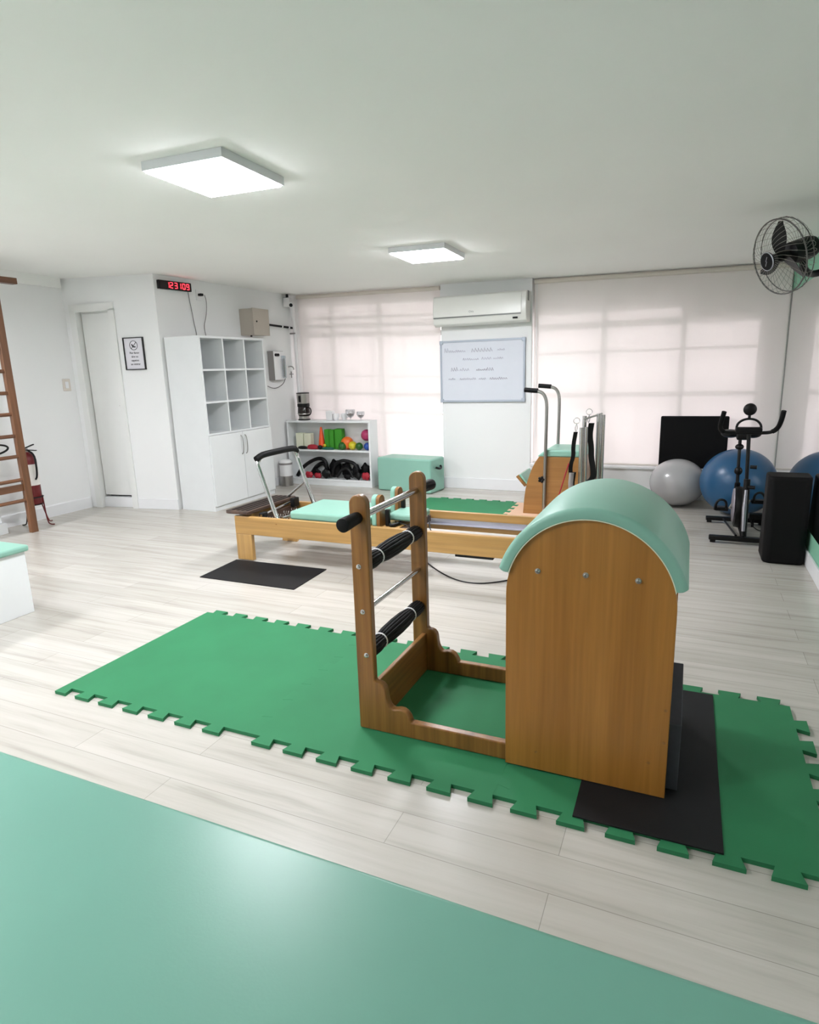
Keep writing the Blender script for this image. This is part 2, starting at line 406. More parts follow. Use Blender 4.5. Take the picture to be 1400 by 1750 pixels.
# baseboards
mb = MB().prism([(XL1, 0), (XL1+0.015, 0), (XL1+0.015, 0.115), (XL1+0.006, 0.125), (XL1, 0.125)], 1, YF, 4.86); struct('baseboard_left', mb, M['trim'])
mb = wallprism([dpt(D1+0.05, -0.014), dpt(WLEN+0.005, -0.014), dpt(WLEN+0.005, 0.0), dpt(D1+0.05, 0.0)], 0, 0.115); struct('baseboard_door', mb, M['trim'], bevel=0.003)
mb = wallprism([(wl(6.16)+0.001, 6.16), (wl(6.16)+0.014, 6.16), (wl(6.98)+0.014, 6.98), (wl(6.98)+0.001, 6.98)], 0, 0.11); struct('baseboard_side', mb, M['trim'], bevel=0.003)
mb = MB().box(-2.68, -1.635, YB-0.015, YB, 0, 0.13).box(-4.66, -2.70, 6.985, 7.0, 0, 0.11).box(-1.62, XR-0.016, 6.985, 7.0, 0, 0.11); struct('baseboard_back', mb, M['trim'], bevel=0.003)
mb = MB().box(XR-0.016, XR, YF, 6.98, 0, 0.105); struct('baseboard_right', mb, M['trim'], bevel=0.004)
# small crown drop on the left wall
mb = MB().box(XL1, XL1+0.05, YF, 4.84, 2.36, 2.48); struct('trim_crown', mb, M['ceil'], smooth=False)

# door with its frame
fr = wallprism([dpt(D0-0.055, -0.018), dpt(D0+0.02, -0.018), dpt(D0+0.02, 0.10), dpt(D0-0.055, -0.0005)], 0, DH)
q = wallprism([dpt(D1-0.02, -0.018), dpt(D1+0.05, -0.018), dpt(D1+0.05, -0.0005), dpt(D1-0.02, 0.10)], 0, DH); fr.add(q.v, q.f)
q = wallprism([dpt(D0-0.055, -0.018), dpt(D1+0.05, -0.018), dpt(D1+0.05, -0.0005), dpt(D0-0.055, -0.0005)], DH-0.02, DH+0.06); fr.add(q.v, q.f)
q = wallprism([dpt(D0+0.02, 0.06), dpt(D1-0.02, 0.06), dpt(D1-0.02, 0.10), dpt(D0+0.02, 0.10)], DH-0.03, DH-0.002); fr.add(q.v, q.f)
door = struct('door_1', fr, M['door'])
leaf = wallprism([dpt(D0+0.028, 0.055), dpt(D1-0.022, 0.055), dpt(D1-0.022, 0.09), dpt(D0+0.028, 0.09)], 0.135, DH-0.032)
build('door_leaf', leaf, M['door'], door, bevel=0.002)
sill = wallprism([dpt(D0+0.021, 0.03), dpt(D1-0.021, 0.03), dpt(D1-0.021, 0.12), dpt(D0+0.021, 0.12)], 0.0, 0.115)
build('threshold', sill, M['trim'], door, bevel=0.003)
c1 = dpt(D1-0.06, 0.05)
mb = MB().cyl((c1[0], c1[1]+0.004, 1.13), (c1[0]+0.002, c1[1]-0.012, 1.13), 0.011, 14)
build('keyhole', mb, M['steel'], door)
# black sheet standing in for the shade behind the door gap
mb = wallprism([dpt(D0-0.02, 0.165), dpt(D1+0.02, 0.165), dpt(D1+0.02, 0.20), dpt(D0-0.02, 0.20)], 0, DH+0.05)
build('gap_shade_sheet', mb, M['blackvinyl'], door)

# windows
def window(name, x0, x1, z0, z1, vs, hs, slope):
    fm = MB()
    def hz(x): return slope*(x-(x0+x1)/2)
    def hbar(z, t):
        fm.add([(x, y, z+hz(x)+dz) for dz in (-t/2, t/2) for x, y in ((x0, 7.17), (x1, 7.17), (x1, 7.21), (x0, 7.21))],
               [(0,3,2,1),(4,5,6,7),(0,1,5,4),(1,2,6,5),(2,3,7,6),(3,0,4,7)])
    for z, t in hs: hbar(z, t)
    hbar(z0+0.02, 0.04); hbar(z1-0.02, 0.04)
    for x, t in vs+[(x0+0.02, 0.04), (x1-0.02, 0.04)]: fm.box(x-t/2, x+t/2, 7.165, 7.215, z0, z1)
    wo = struct(name, fm, M['winframe'], smooth=False)
    gp = MB().box(x0, x1, 7.188, 7.192, z0, z1); build('pane', gp, M['pane'], wo, smooth=False)
window('window_1', -4.66, -2.69, 0.31, 2.26, [(-4.24, 0.05), (-3.56, 0.045)], [(2.07, 0.03), (1.97, 0.05), (1.86, 0.06), (1.35, 0.02), (1.13, 0.045), (0.9, 0.02)], -0.03)
window('window_2', -1.63, 0.62, 0.31, 1.99, [(-0.88, 0.06), (-0.10, 0.055)], [(1.82, 0.07), (1.54, 0.03), (1.085, 0.05)], 0.0)

# ================================================================== CEILING LAMPS
def lamp(loc, label, tilt=True):
    t = thing('ceiling_lamp', label, 'lamp', loc, 0, 'square ceiling panel lamps')
    h = 0.245
    fmb = MB()
    for a, b2, c, d in ((-h, h, -h, -h+0.018), (-h, h, h-0.018, h), (-h, -h+0.018, -h+0.018, h-0.018), (h-0.018, h, -h+0.018, h-0.018)):
        fmb.box(a, b2, c, d, -0.043, -0.001)
    fmb.box(-h+0.018, h-0.018, -h+0.018, h-0.018, -0.012, -0.001)
    build('housing', fmb, M['lampbody'], t, local=True, smooth=False)
    build('diffuser', MB().box(-h+0.010, h-0.010, -h+0.010, h-0.010, -0.051, -0.0435), M['lampglow'], t, local=True, bevel=0.004)
    t.rotation_euler = (-0.02, 0.018, 0)
    return t
L1 = lamp((-2.275, 2.785, cz(-2.275, 2.785)), 'near square white ceiling lamp, the larger of the two lit panels')
L2 = dup(L1, (-2.085, 5.16, cz(-2.085, 5.16)), None, 'far square white ceiling lamp, the smaller lit panel nearer the air conditioner')
L2.rotation_euler = (-0.02, 0.018, 0)
L3 = dup(L1, (-2.3, 0.1, cz(-2.3, 0.1)), None, 'square white ceiling lamp above the foreground couch, behind the viewer')
L3.rotation_euler = (-0.02, 0.018, 0)
FILL1 = dup(L1, (-5.35, 1.95, cz(-5.35, 1.95)), None, 'added square ceiling lamp, unseen fill light for the left wall beyond the left edge')  # added out of view to fill the left and door walls
FILL1.rotation_euler = (-0.02, 0.018, 0)
FILL2 = dup(L1, (-5.3, 0.1, cz(-5.3, 0.1)), None, 'added square ceiling lamp, unseen fill light in the left corner behind the viewer')  # second added fill lamp, completes an assumed left row
FILL2.rotation_euler = (-0.02, 0.018, 0)

# ================================================================== FLOOR MATS
def teeth_x(xa, xb, ybase, ytip, centres, half_root=0.031, half_tip=0.0435):
    pts = [(xa, ybase)]
    for c in centres:
        l0, l1, r1, r0_ = c-half_root, c-half_tip, c+half_tip, c+half_root
        if l0 < xa: pts[-1:] = [(xa, ytip)]; pts += [(r1, ytip), (r0_, ybase)]; continue
        if r0_ > xb: pts += [(l0, ybase), (l1, ytip), (xb, ytip)]; return pts
        pts += [(l0, ybase), (l1, ytip), (r1, ytip), (r0_, ybase)]
    pts.append((xb, ybase)); return pts
def teeth_y(ya, yb, xbase, xtip, centres):
    return [(q[1], q[0]) for q in teeth_x(ya, yb, xbase, xtip, centres)]
PT = 0.148
def foam_tile(x0, x1, y0, y1, left, right, zt, m_, label, near=True, mid=0.115):
    cn = [x0+mid+PT*k for k in range(8) if x0+mid+PT*k < x1-0.02]
    cf = [x0+mid+0.05+PT*k for k in range(8) if x0+mid+0.05+PT*k < x1-0.03]
    poly = []
    bot = teeth_x(x0, x1, y0, y0-0.045, cn) if near else [(x0, y0), (x1, y0)]
    poly += bot
    cy_ = [y0+0.09+PT*k for k in range(7) if y0+0.09+PT*k < y1-0.05]
    if right: poly += teeth_y(y0, y1, x1, x1+0.045, cy_)[1:-1]
    top = teeth_x(x0, x1, y1, y1+0.045, cf)
    poly += top[::-1]
    if left: poly += teeth_y(y0, y1, x0, x0+0.045, cy_)[::-1][1:-1]
    q = []
    for p in poly:
        if not q or (abs(p[0]-q[-1][0])+abs(p[1]-q[-1][1])) > 1e-6: q.append(p)
    mb = MB().prism(q, 2, 0.0, zt)
    return one('foam_floor_mat', mb, m_, label, 'mat', ((x0+x1)/2, (y0+y1)/2, 0), group='interlocking foam floor tiles', smooth=False)
foam_tile(-2.60, -1.556, 1.768, 2.742, False, True, 0.0150, M['foam'], 'left green foam puzzle tile with a straight left edge, before the small black mat', mid=0.025)
foam_tile(-1.556, -0.522, 1.768, 2.742, True, True, 0.0156, M['foam'], 'middle green foam puzzle tile under the ladder frame of the barrel')
foam_tile(-0.522, 0.455, 1.768, 2.742, True, True, 0.0150, M['foam'], 'right green foam puzzle tile under the barrel and the large black mat')
foam_tile(-2.60, -1.60, 5.36, 6.34, False, True, 0.0150, M['foam'], 'green foam puzzle tile on the floor behind the reformer, before the whiteboard pier')
foam_tile(-1.60, -0.62, 5.36, 6.34, True, False, 0.0152, M['foam2'], 'beige foam puzzle tile under the wooden chair')
one('rubber_mat', MB().prism([(-0.258, 1.757), (0.172, 1.757), (0.168, 2.722), (-0.262, 2.722)], 2, 0.0158, 0.0215), M['rubber'], 'large black rubber mat under the right side of the wooden barrel', 'mat', (-0.05, 2.2, 0.0158), bevel=0.001)
one('rubber_mat', MB().prism([(-3.150, 3.284), (-2.342, 3.284), (-2.362, 3.735), (-3.172, 3.718)], 2, 0.0005, 0.006), M['rubber'], 'small black rubber mat on the floor in front of the reformer leg', 'mat', (-2.76, 3.5, 0.0005), bevel=0.001)

# ================================================================== FOREGROUND COUCH AND LEFT BENCH
t = thing('treatment_couch', 'large mint green padded couch top filling the foreground', 'couch', (-0.9, 0.43, 0))
build('mattress', MB().box(-2.15, 0.62, 0.02, 0.862, 0.43, 0.5), M['mintbed'], t, bevel=0.012, seg=4)
build('bed_frame', MB().box(-2.10, 0.57, 0.07, 0.812, 0.36, 0.43), M['woodx'], t, bevel=0.003)
for x in (-2.04, 0.51):
    for y in (0.13, 0.752): build('leg', MB().box(x-0.045, x+0.045, y-0.045, y+0.045, 0.0, 0.36), M['woodz'], t, bevel=0.004)
t = thing('storage_bench', 'white box bench with a thin mint green padded top at the left edge', 'bench', (-4.1, 1.6, 0))
build('box_body', MB().box(-4.5, -3.690, 0.85, 2.405, 0.0, 0.395), M['lam'], t, bevel=0.003)
build('seat_pad', MB().box(-4.52, -3.668, 0.83, 2.425, 0.395, 0.435), M['mint'], t, bevel=0.014, seg=4)

# ================================================================== LADDER BARREL
t = thing('ladder_barrel', 'wooden ladder barrel with an arched mint green cushion and a ladder frame', 'pilates barrel', (-0.55, 2.23, 0.0215))
ZB = 0.0216
def panel_poly(a, bz, zc, x0, x1):
    c = (x0+x1)/2
    return [(x0, ZB), (x1, ZB)]+[(x1, zc-0.04)]+arc(c, zc, a, bz, 0, 180, 36)+[(x0, zc-0.04)]
for y0, y1, nm in ((1.945, 1.965, 'side_panel'), (2.475, 2.495, 'side_panel')):
    build(nm, MB().prism(panel_poly(0.2665, 0.275, 0.665, -0.5275, 0.0055), 1, y0, y1), M['barrelz'], t, bevel=0.002, seg=2)
# cushion: a rounded section swept along the arch
def sect(t_, y0, y1, r_):
    out = []
    for cx0, cy0, a0 in ((y1-r_, t_-r_, 0), (y0+r_, t_-r_, 90), (y0+0.004, 0.004, 180), (y1-0.004, 0.004, 270)):
        rad = r_ if a0 < 180 else 0.004
        for k in range(5):
            a = math.radians(a0+90*k/4); out.append((cx0+rad*math.cos(a), cy0+rad*math.sin(a)))
    return out
vs = []; fs = []; NS = 20; steps = []
for k in range(61): steps.append((15+(163-15)*k/60, 1.0))
steps = [(14.2, 0.35), (14.4, 0.7), (14.7, 0.9)]+steps+[(163.3, 0.9), (163.6, 0.7), (163.8, 0.35)]
for th, sc in steps:
    a = math.radians(th); T_ = 0.036
    for y, r_ in sect(T_, 1.934, 2.506, 0.0165):
        yy = 2.22+(y-2.22)*(1-0.006*(1-sc)); rr_ = (T_/2+(r_-T_/2)*sc)+0.0005
        vs.append((-0.261+(0.2675+rr_)*math.cos(a), yy, 0.6645+(0.2770+rr_)*math.sin(a)))
for i in range(len(steps)-1):
    for k in range(NS): fs.append((i*NS+k, i*NS+(k+1) % NS, (i+1)*NS+(k+1) % NS, (i+1)*NS+k))
fs += [tuple(range(NS))[::-1], tuple(range((len(steps)-1)*NS, len(steps)*NS))]
build('cushion', MB().add(vs, fs), M['mint'], t, ang=60)
bd = arc(-0.260, 0.664, 0.2690, 0.2790, 14, 164, 40); bi = arc(-0.260, 0.664, 0.2660, 0.2760, 164, 14, 40)
build('piping', MB().prism(bd+bi, 1, 1.9335, 1.9445), M['cream'], t)
mb = MB()
for k in range(5): mb.box(-0.016, 0.0, 1.966, 2.474, 0.28+0.095*k, 0.365+0.095*k)
build('slat_board', mb, M['woody'], t, bevel=0.002)
mb = MB()
for k in range(7): mb.box(-0.522, -0.506, 1.966, 2.474, 0.10+0.095*k, 0.185+0.095*k)
build('slat_board', mb, M['woody'], t, bevel=0.002)
build('foot_board', MB().box(-0.01, 0.042, 2.0, 2.47, ZB, 0.262), M['greyvinyl'], t, bevel=0.003)
for x, z in ((-0.421, 0.756), (-0.268, 0.758), (-0.110, 0.757)):
    bo = build('bolt', MB().lathe([(0.0095, 0), (0.0095, -0.002), (0.006, -0.003), (0.006, -0.008), (0.004, -0.010)], (x, 1.945, z), 1, 14), M['steel'], t)
for x, z in ((-0.008, 0.336), (-0.008, 0.222), (-0.417, 0.09), (-0.05, 0.14)):
    build('screw_cap', MB().lathe([(0.005, 0), (0.005, -0.0012)], (x, 1.945, z), 1, 10), M['woody'], t)
# ladder posts with scalloped feet
def post_poly(zb):
    P = [(-1.131, zb), (-0.5285, zb), (-0.5285, 0.083), (-0.905, 0.083)]
    P += [(-0.908, 0.092), (-0.914, 0.106), (-0.925, 0.120), (-0.940, 0.128), (-0.958, 0.129), (-0.975, 0.124), (-0.985, 0.124), (-0.996, 0.134), (-1.004, 0.150), (-1.008, 0.170), (-1.010, 0.192), (-1.014, 0.208), (-1.024, 0.220), (-1.038, 0.226), (-1.050, 0.226), (-1.058, 0.232)]
    P += [(-1.058, 0.925)]+[(-1.0945+0.0365*math.cos(math.radians(a)), 0.934+0.036*math.sin(math.radians(a))) for a in range(10, 171, 16)]+[(-1.131, 0.925)]
    return P
for y0, y1 in ((1.9655, 1.999), (2.512, 2.545)):
    p = build('ladder_post', MB().prism(post_poly(0.0165), 1, y0, y1), M['woodz'], t, bevel=0.005, seg=3)
build('base_board', MB().box(-1.085, -1.063, 1.999, 2.512, 0.0165, 0.205), M['woody'], t, bevel=0.004)
for z in (0.695, 0.515, 0.337):
    for yy, s_ in ((1.9655, -1), (2.545, 1)):
        build('screw', MB().lathe([(0.010, 0), (0.010, 0.0015*s_), (0.0065, 0.003*s_), (0.0065, 0.009*s_), (0.003, 0.011*s_)], (-1.100+0.004*(0.695-z)*10, yy, z), 1, 12), M['chrome'], t)
xr_ = -1.0955
build('top_rung', MB().cyl((xr_, 2.0, 0.885), (xr_, 2.512, 0.885), 0.0145, 20), M['chrome'], t)
build('rung', MB().cyl((xr_+0.004, 2.0, 0.515), (xr_+0.004, 2.512, 0.515), 0.0105, 18), M['chrome'], t)
rib = lambda j, n: 1.0 if j % 3 else 0.90
for z in (0.695, 0.337):
    ys = [2.003, 2.008, 2.06, 2.098, 2.108, 2.118, 2.17, 2.26, 2.34, 2.392, 2.402, 2.412, 2.46, 2.503, 2.508]
    rs = [0.026, 0.033, 0.035, 0.031, 0.0295, 0.031, 0.037, 0.039, 0.037, 0.031, 0.0295, 0.031, 0.034, 0.031, 0.026]
    g = build('foam_roll', MB().tube([(xr_, y, z) for y in ys], rs, 48, twist=rib), M['blackfoam'], t, ang=25)
    for y in (2.108, 2.402):
        build('white_strap', MB().tube([(xr_+0.0305*math.cos(a), y, z+0.0305*math.sin(a)) for a in [2*PI*i/24 for i in range(24)]], 0.0032, 8, closed=True), M['white'], g)
for y0, y1 in ((1.965, 1.850), (2.546, 2.695)):
    s_ = 1 if y1 > y0 else -1
    build('handle_grip', MB().tube([(xr_, y0, 0.885), (xr_, y0+0.01*s_, 0.885), (xr_, y1-0.02*s_, 0.882), (xr_, y1-0.004*s_, 0.881), (xr_, y1, 0.881)], [0.021, 0.023, 0.0265, 0.026, 0.017], 24), M['blackfoam'], t)

# ================================================================== REFORMER
t = thing('reformer', 'long pale wooden pilates reformer with chrome foot bar and mint green carriage', 'reformer', (-2.0, 4.03, 0))
RX0, RX1 = -3.165, -0.84
for y0, y1 in ((3.73, 3.765), (4.325, 4.36)):
    rl = build('side_rail', MB().box(RX0, RX1, y0, y1, 0.213, 0.355), M['refx'], t, bevel=0.004)
    if y0 < 4: build('peg', MB().lathe([(0.006, 0), (0.006, -0.003)], (-2.775, 3.73, 0.315), 1, 10), M['woody'], rl)
build('end_board', MB().box(RX0+0.002, RX0+0.035, 3.765, 4.325, 0.225, 0.35), M['refy'], t, bevel=0.003)
build('end_board', MB().box(RX1-0.035, RX1-0.002, 3.765, 4.325, 0.225, 0.35), M['refy'], t, bevel=0.003)
for x0 in (RX0, RX1-0.15):
    for y0 in (3.731, 4.324):
        build('leg', MB().box(x0, x0+0.148, y0, y0+0.035, 0.0075 if (x0 < -3 and y0 < 4) else 0.0, 0.213), M['refz'], t, bevel=0.004)
for y in (3.775, 4.27):
    build('track', MB().box(RX0+0.04, RX1-0.04, y, y+0.045, 0.262, 0.268).box(RX0+0.04, RX1-0.04, y+(0.0 if y < 4 else 0.041), y+(0.004 if y < 4 else 0.045), 0.268, 0.30), M['alu'], t)
# standing platform at the left end
pf = [(-3.245, 3.75), (-3.235, 3.725), (-3.21, 3.715), (-3.02, 3.715), (-3.02, 4.36), (-3.20, 4.36), (-3.225, 4.345), (-3.235, 4.31)]
sp = build('standing_platform', MB().prism(pf, 2, 0.372, 0.396), M['darkwoody'], t, bevel=0.004)
mb = MB()
for k in range(4): mb.box(-3.20+0.045*k, -3.18+0.045*k, 3.75, 4.33, 0.3955, 0.3985)
build('grip_strip', mb, M['rubber'], sp, bevel=0.001)
for y in (3.775, 4.285):
    build('platform_block', MB().box(-3.09, -3.03, y, y+0.03, 0.34, 0.372), M['refz'], t, bevel=0.003)
build('kick_board', MB().box(-3.0, -2.975, 3.79, 4.30, 0.26, 0.345), M['darkwoody'], t, bevel=0.003)
# foot bar
fy0, fy1 = 3.785, 4.305
def leg_path(y, s_):
    return [(-2.80, y, 0.335), (-2.865, y, 0.52), (-2.925, y, 0.70), (-2.945, y+0.0*s_, 0.765), (-2.938, y+0.03*s_, 0.805), (-2.93, y+0.07*s_, 0.822)]
fp = leg_path(fy0, 1)+leg_path(fy1, -1)[::-1]
fb = build('foot_bar', MB().tube(smooth_path(fp, 2), 0.0165, 16), M['chrome'], t)
build('foam_sleeve', MB().tube(smooth_path([(-2.945, fy0-0.012, 0.792), (-2.936, fy0+0.03, 0.812), (-2.93, fy0+0.08, 0.822), (-2.93, fy1-0.08, 0.822), (-2.936, fy1-0.03, 0.812), (-2.943, fy1, 0.788)], 2), 0.024, 20), M['blackfoam'], fb)
build('support_strut', MB().cyl((-2.872, 4.315, 0.545), (-3.06, 4.315, 0.405), 0.0115, 14), M['steel'], t)
build('support_strut', MB().cyl((-2.872, 4.312, 0.545), (-2.79, 4.312, 0.34), 0.0115, 14), M['steel'], t)
build('spring_bar', MB().cyl((-2.955, 3.79, 0.355), (-3.0, 4.30, 0.372), 0.009, 14), M['chrome'], t)
build('spring_bar', MB().cyl((-2.76, 3.79, 0.35), (-2.72, 4.30, 0.35), 0.009, 14), M['chrome'], t)
for k in range(4):
    y = 3.88+0.11*k
    mb = MB().tube([(-2.97+0.004*i, y+0.011*math.cos(i*1.1), 0.315+0.011*math.sin(i*1.1)) for i in range(60)], 0.0028, 6)
    build('spring', mb, M['steel'], t)
build('spring_bracket', MB().box(-2.97, -2.93, 4.20, 4.28, 0.335, 0.41), M['black'], t, bevel=0.008)
build('spring_bracket', MB().box(-2.985, -2.94, 3.80, 3.86, 0.33, 0.375), M['black'], t, bevel=0.008)
# carriage
cg = build('carriage', MB().box(-2.72, -1.80, 3.80, 4.265, 0.315, 0.340), M['refy'], t, bevel=0.003)
build('mattress', MB().prism([(-2.70, 3.80), (-2.02, 3.785), (-2.02, 4.265), (-2.70, 4.28)], 2, 0.340, 0.405), M['mint'], cg, bevel=0.018, seg=4)
build('head_rest', MB().box(-1.93, -1.70, 3.90, 4.16, 0.365, 0.415), M['mint'], cg, bevel=0.018, seg=4)
for yc in (3.835, 4.145):
    pw = build('shoulder_rest', MB().prism([(yc-0.045, 0.325), (yc+0.045, 0.325)]+[(yc+0.045*math.cos(math.radians(a)), 0.525+0.04*math.sin(math.radians(a))) for a in range(0, 181, 15)], 0, -1.962, -1.935), M['woodz'], cg, bevel=0.004)
    build('shoulder_pad', MB().prism([(yc-0.045, 0.345), (yc+0.045, 0.345)]+[(yc+0.045*math.cos(math.radians(a)), 0.525+0.04*math.sin(math.radians(a))) for a in range(0, 181, 15)], 0, -2.0, -1.962), M['mint'], pw, bevel=0.008)
build('carriage_post', MB().box(-1.915, -1.885, 4.10, 4.13, 0.340, 0.50), M['black'], cg, bevel=0.006)
build('carriage_post', MB().box(-1.915, -1.885, 3.83, 3.86, 0.340, 0.46), M['black'], cg, bevel=0.006)
one('foot_strap', MB().tube(smooth_path([(-1.90, 3.87, 0.352), (-1.86, 3.80, 0.352), (-1.83, 3.86, 0.355), (-1.85, 3.98, 0.352), (-1.88, 4.02, 0.36)], 2), 0.012, 10), M['black'], 'black cloth strap lying beside the shoulder rests of the reformer', 'strap', (-1.86, 3.88, 0.34))
build('pull_rope', MB().tube(smooth_path([(-1.87, 3.90, 0.360), (-1.76, 3.84, 0.36), (-1.60, 3.82, 0.31), (-1.4, 3.82, 0.30), (-0.9, 3.82, 0.31)], 2), 0.004, 8), M['black'], t)
build('pull_rope', MB().tube(smooth_path([(-1.89, 4.22, 0.365), (-1.80, 4.34, 0.375), (-1.70, 4.12, 0.350), (-1.60, 3.90, 0.30), (-1.5, 3.84, 0.29)], 2), 0.0045, 8), M['black'], t)
build('cross_bar', MB().box(-1.79, -1.74, 3.80, 4.26, 0.29, 0.338), M['darkwoody'], t, bevel=0.003)
build('rail_shadow_strip', MB().box(-1.36, -1.10, 3.735, 3.77, 0.196, 0.213), M['black'], t, bevel=0.003)  # black strip standing in for the shadow under the near rail
one('floor_cable', MB().tube(smooth_path([(-2.10, 4.62, 0.005), (-1.733, 4.12, 0.005), (-1.50, 3.89, 0.005), (-1.32, 3.78, 0.005), (-1.15, 3.81, 0.005), (-0.95, 4.04, 0.005), (-0.5, 4.5, 0.005)], 3), 0.0045, 8), M['black'], 'thin black cable looping across the floor beneath the reformer', 'cable', (-1.4, 3.9, 0.0))

# ================================================================== WOODEN CHAIR WITH HANDLES
t = thing('pilates_chair', 'wooden box chair with mint green seat and two tall chrome push handles', 'pilates chair', (-1.15, 6.1, 0.0152))
prof = [(-1.425, 0.0155), (-0.86, 0.0155), (-0.86, 0.575), (-1.275, 0.575), (-1.315, 0.515), (-1.350, 0.44), (-1.380, 0.35), (-1.402, 0.26), (-1.415, 0.16)]
for y0 in (5.87, 6.33): build('side_panel', MB().prism(prof, 1, y0, y0+0.022), M['chairw'], t, bevel=0.003)
build('back_panel', MB().box(-0.885, -0.865, 5.892, 6.33, 0.0155, 0.57), M['chairw'], t)
build('seat_board', MB().box(-1.27, -0.865, 5.892, 6.33, 0.555, 0.574), M['chairw'], t)
build('seat_cushion', MB().prism([(-1.295, 0.5755), (-0.855, 0.5755), (-0.855, 0.635), (-1.215, 0.640)], 1, 5.865, 6.358), M['mint'], t, bevel=0.014, seg=4)
ax = Vector((0.075, 0, -0.085)).normalized(); up = Vector((0.085, 0, 0.075)).normalized()
mid = Vector((-1.455, 6.11, 0.325))
pd = build('foot_pedal', MB().obox(mid, ax, (0, 1, 0), up, 0.065, 0.20, 0.014), M['woody'], t, bevel=0.004)
build('pedal_pad', MB().obox(mid+up*0.026, ax, (0, 1, 0), up, 0.060, 0.195, 0.011), M['mint'], pd, bevel=0.008)
for y, zb, dx, dz in ((5.852, 0.02, 0.0, 0.0), (6.370, 0.02, 0.018, 0.02)):
    X = -1.208+dx
    hp = build('push_handle', MB().tube(smooth_path([(X-0.012, y, zb), (X-0.006, y, 0.5), (X, y, 0.95+dz), (X, y, 1.09+dz), (X-0.03, y, 1.165+dz), (X-0.09, y, 1.188+dz), (X-0.20, y, 1.198+dz)], 2), 0.0155, 16), M['steel'], t)
    build('foam_grip', MB().tube([(X-0.085, y, 1.188+dz), (X-0.15, y, 1.194+dz), (X-0.21, y, 1.199+dz)], 0.022, 18), M['blackfoam'], hp)
mb = MB().cyl((-1.245, 5.868, 0.36), (-1.245, 5.835, 0.36), 0.010, 10)
for k in range(5):
    a = 2*PI*k/5; mb.ball((-1.245+0.020*math.cos(a), 5.838, 0.36+0.020*math.sin(a)), 0.013, 0.010, 0.013, 10, 6)
build('star_knob', mb, M['black'], t)

# ================================================================== SPRING STAND BEHIND THE BARREL
t = thing('spring_stand', 'chrome stand of upright tubes hung with springs and black straps', 'stand', (-0.74, 5.5, 0))
build('base_plate', MB().box(-0.90, -0.62, 5.25, 5.75, 0.0, 0.03), M['black'], t, bevel=0.004)
for x, y, z1, r_ in ((-0.812, 5.36, 0.90, 0.017), (-0.775, 5.37, 0.905, 0.014), (-0.694, 5.50, 1.005, 0.020), (-0.660, 5.52, 0.995, 0.016)):
    build('upright_tube', MB().cyl((x, y, 0.03), (x, y, z1), r_, 18), M['chrome'], t)
build('upright_tube', MB().cyl((-0.805, 5.46, 0.03), (-0.805, 5.46, 0.99), 0.018, 18), M['chrome'], t)
build('top_bar', MB().cyl((-0.80, 5.40, 0.965), (-0.672, 5.52, 1.005), 0.008, 12), M['chrome'], t)
def ringpts(c, r_, ax_, n=20, a0=0, a1=360):
    out = []
    for i in range(n+1):
        a = math.radians(a0+(a1-a0)*i/n)
        out.append((c[0]+r_*math.cos(a), c[1]+(r_*math.cos(a)*0.3), c[2]+r_*math.sin(a)))
    return out
for k, (x, y, z) in enumerate(((-0.858, 5.38, 0.955), (-0.772, 5.48, 1.022))):
    build('hook_ring', MB().tube(ringpts((x, y, z), 0.024, 0), 0.0028, 8), M['chrome'], t)
    build('snap_hook', MB().tube(smooth_path([(x, y, z-0.026), (x-0.012, y, z-0.06), (x-0.004, y, z-0.10), (x+0.008, y, z-0.06), (x+0.001, y, z-0.026)], 2), 0.003, 8), M['chrome'], t)
def ribbon(pts, w_, th):
    mb = MB(); pts = smooth_path(pts, 2)
    for a, b2 in zip(pts, pts[1:]):
        d_ = (b2-a); L = d_.length
        if L < 1e-5: continue
        mb.obox((a+b2)/2, d_, Vector((1, 0.25, 0)) if abs(d_.normalized().z) > 0.3 else Vector((0, 0, 1)), d_.cross(Vector((1, 0.25, 0))) if abs(d_.normalized().z) > 0.3 else d_.cross(Vector((0, 0, 1))), L/2+0.003, w_/2, th/2)
    return mb
build('hanging_strap', ribbon([(-0.862, 5.37, 0.86), (-0.878, 5.36, 0.74), (-0.872, 5.36, 0.66), (-0.895, 5.35, 0.58), (-0.890, 5.35, 0.50)], 0.034, 0.012), M['black'], t)
build('hanging_strap', ribbon([(-0.742, 5.42, 0.93), (-0.755, 5.42, 0.83), (-0.738, 5.42, 0.74), (-0.735, 5.42, 0.64), (-0.715, 5.42, 0.54), (-0.712, 5.42, 0.47), (-0.76, 5.42, 0.43)], 0.046, 0.016), M['black'], t)
build('hanging_strap', ribbon([(-0.872, 5.35, 0.52), (-0.885, 5.35, 0.40), (-0.87, 5.35, 0.32), (-0.875, 5.35, 0.22)], 0.050, 0.020), M['blackfoam'], t)
build('spring_cover', MB().tube([(-0.880, 5.335, 0.52), (-0.885, 5.335, 0.44), (-0.882, 5.335, 0.36)], 0.021, 14), M['greyside'], t)
build('elastic_cord', MB().cyl((-0.905, 5.33, 0.60), (-1.02, 5.33, 0.18), 0.0055, 10), M['reddisc'], t)

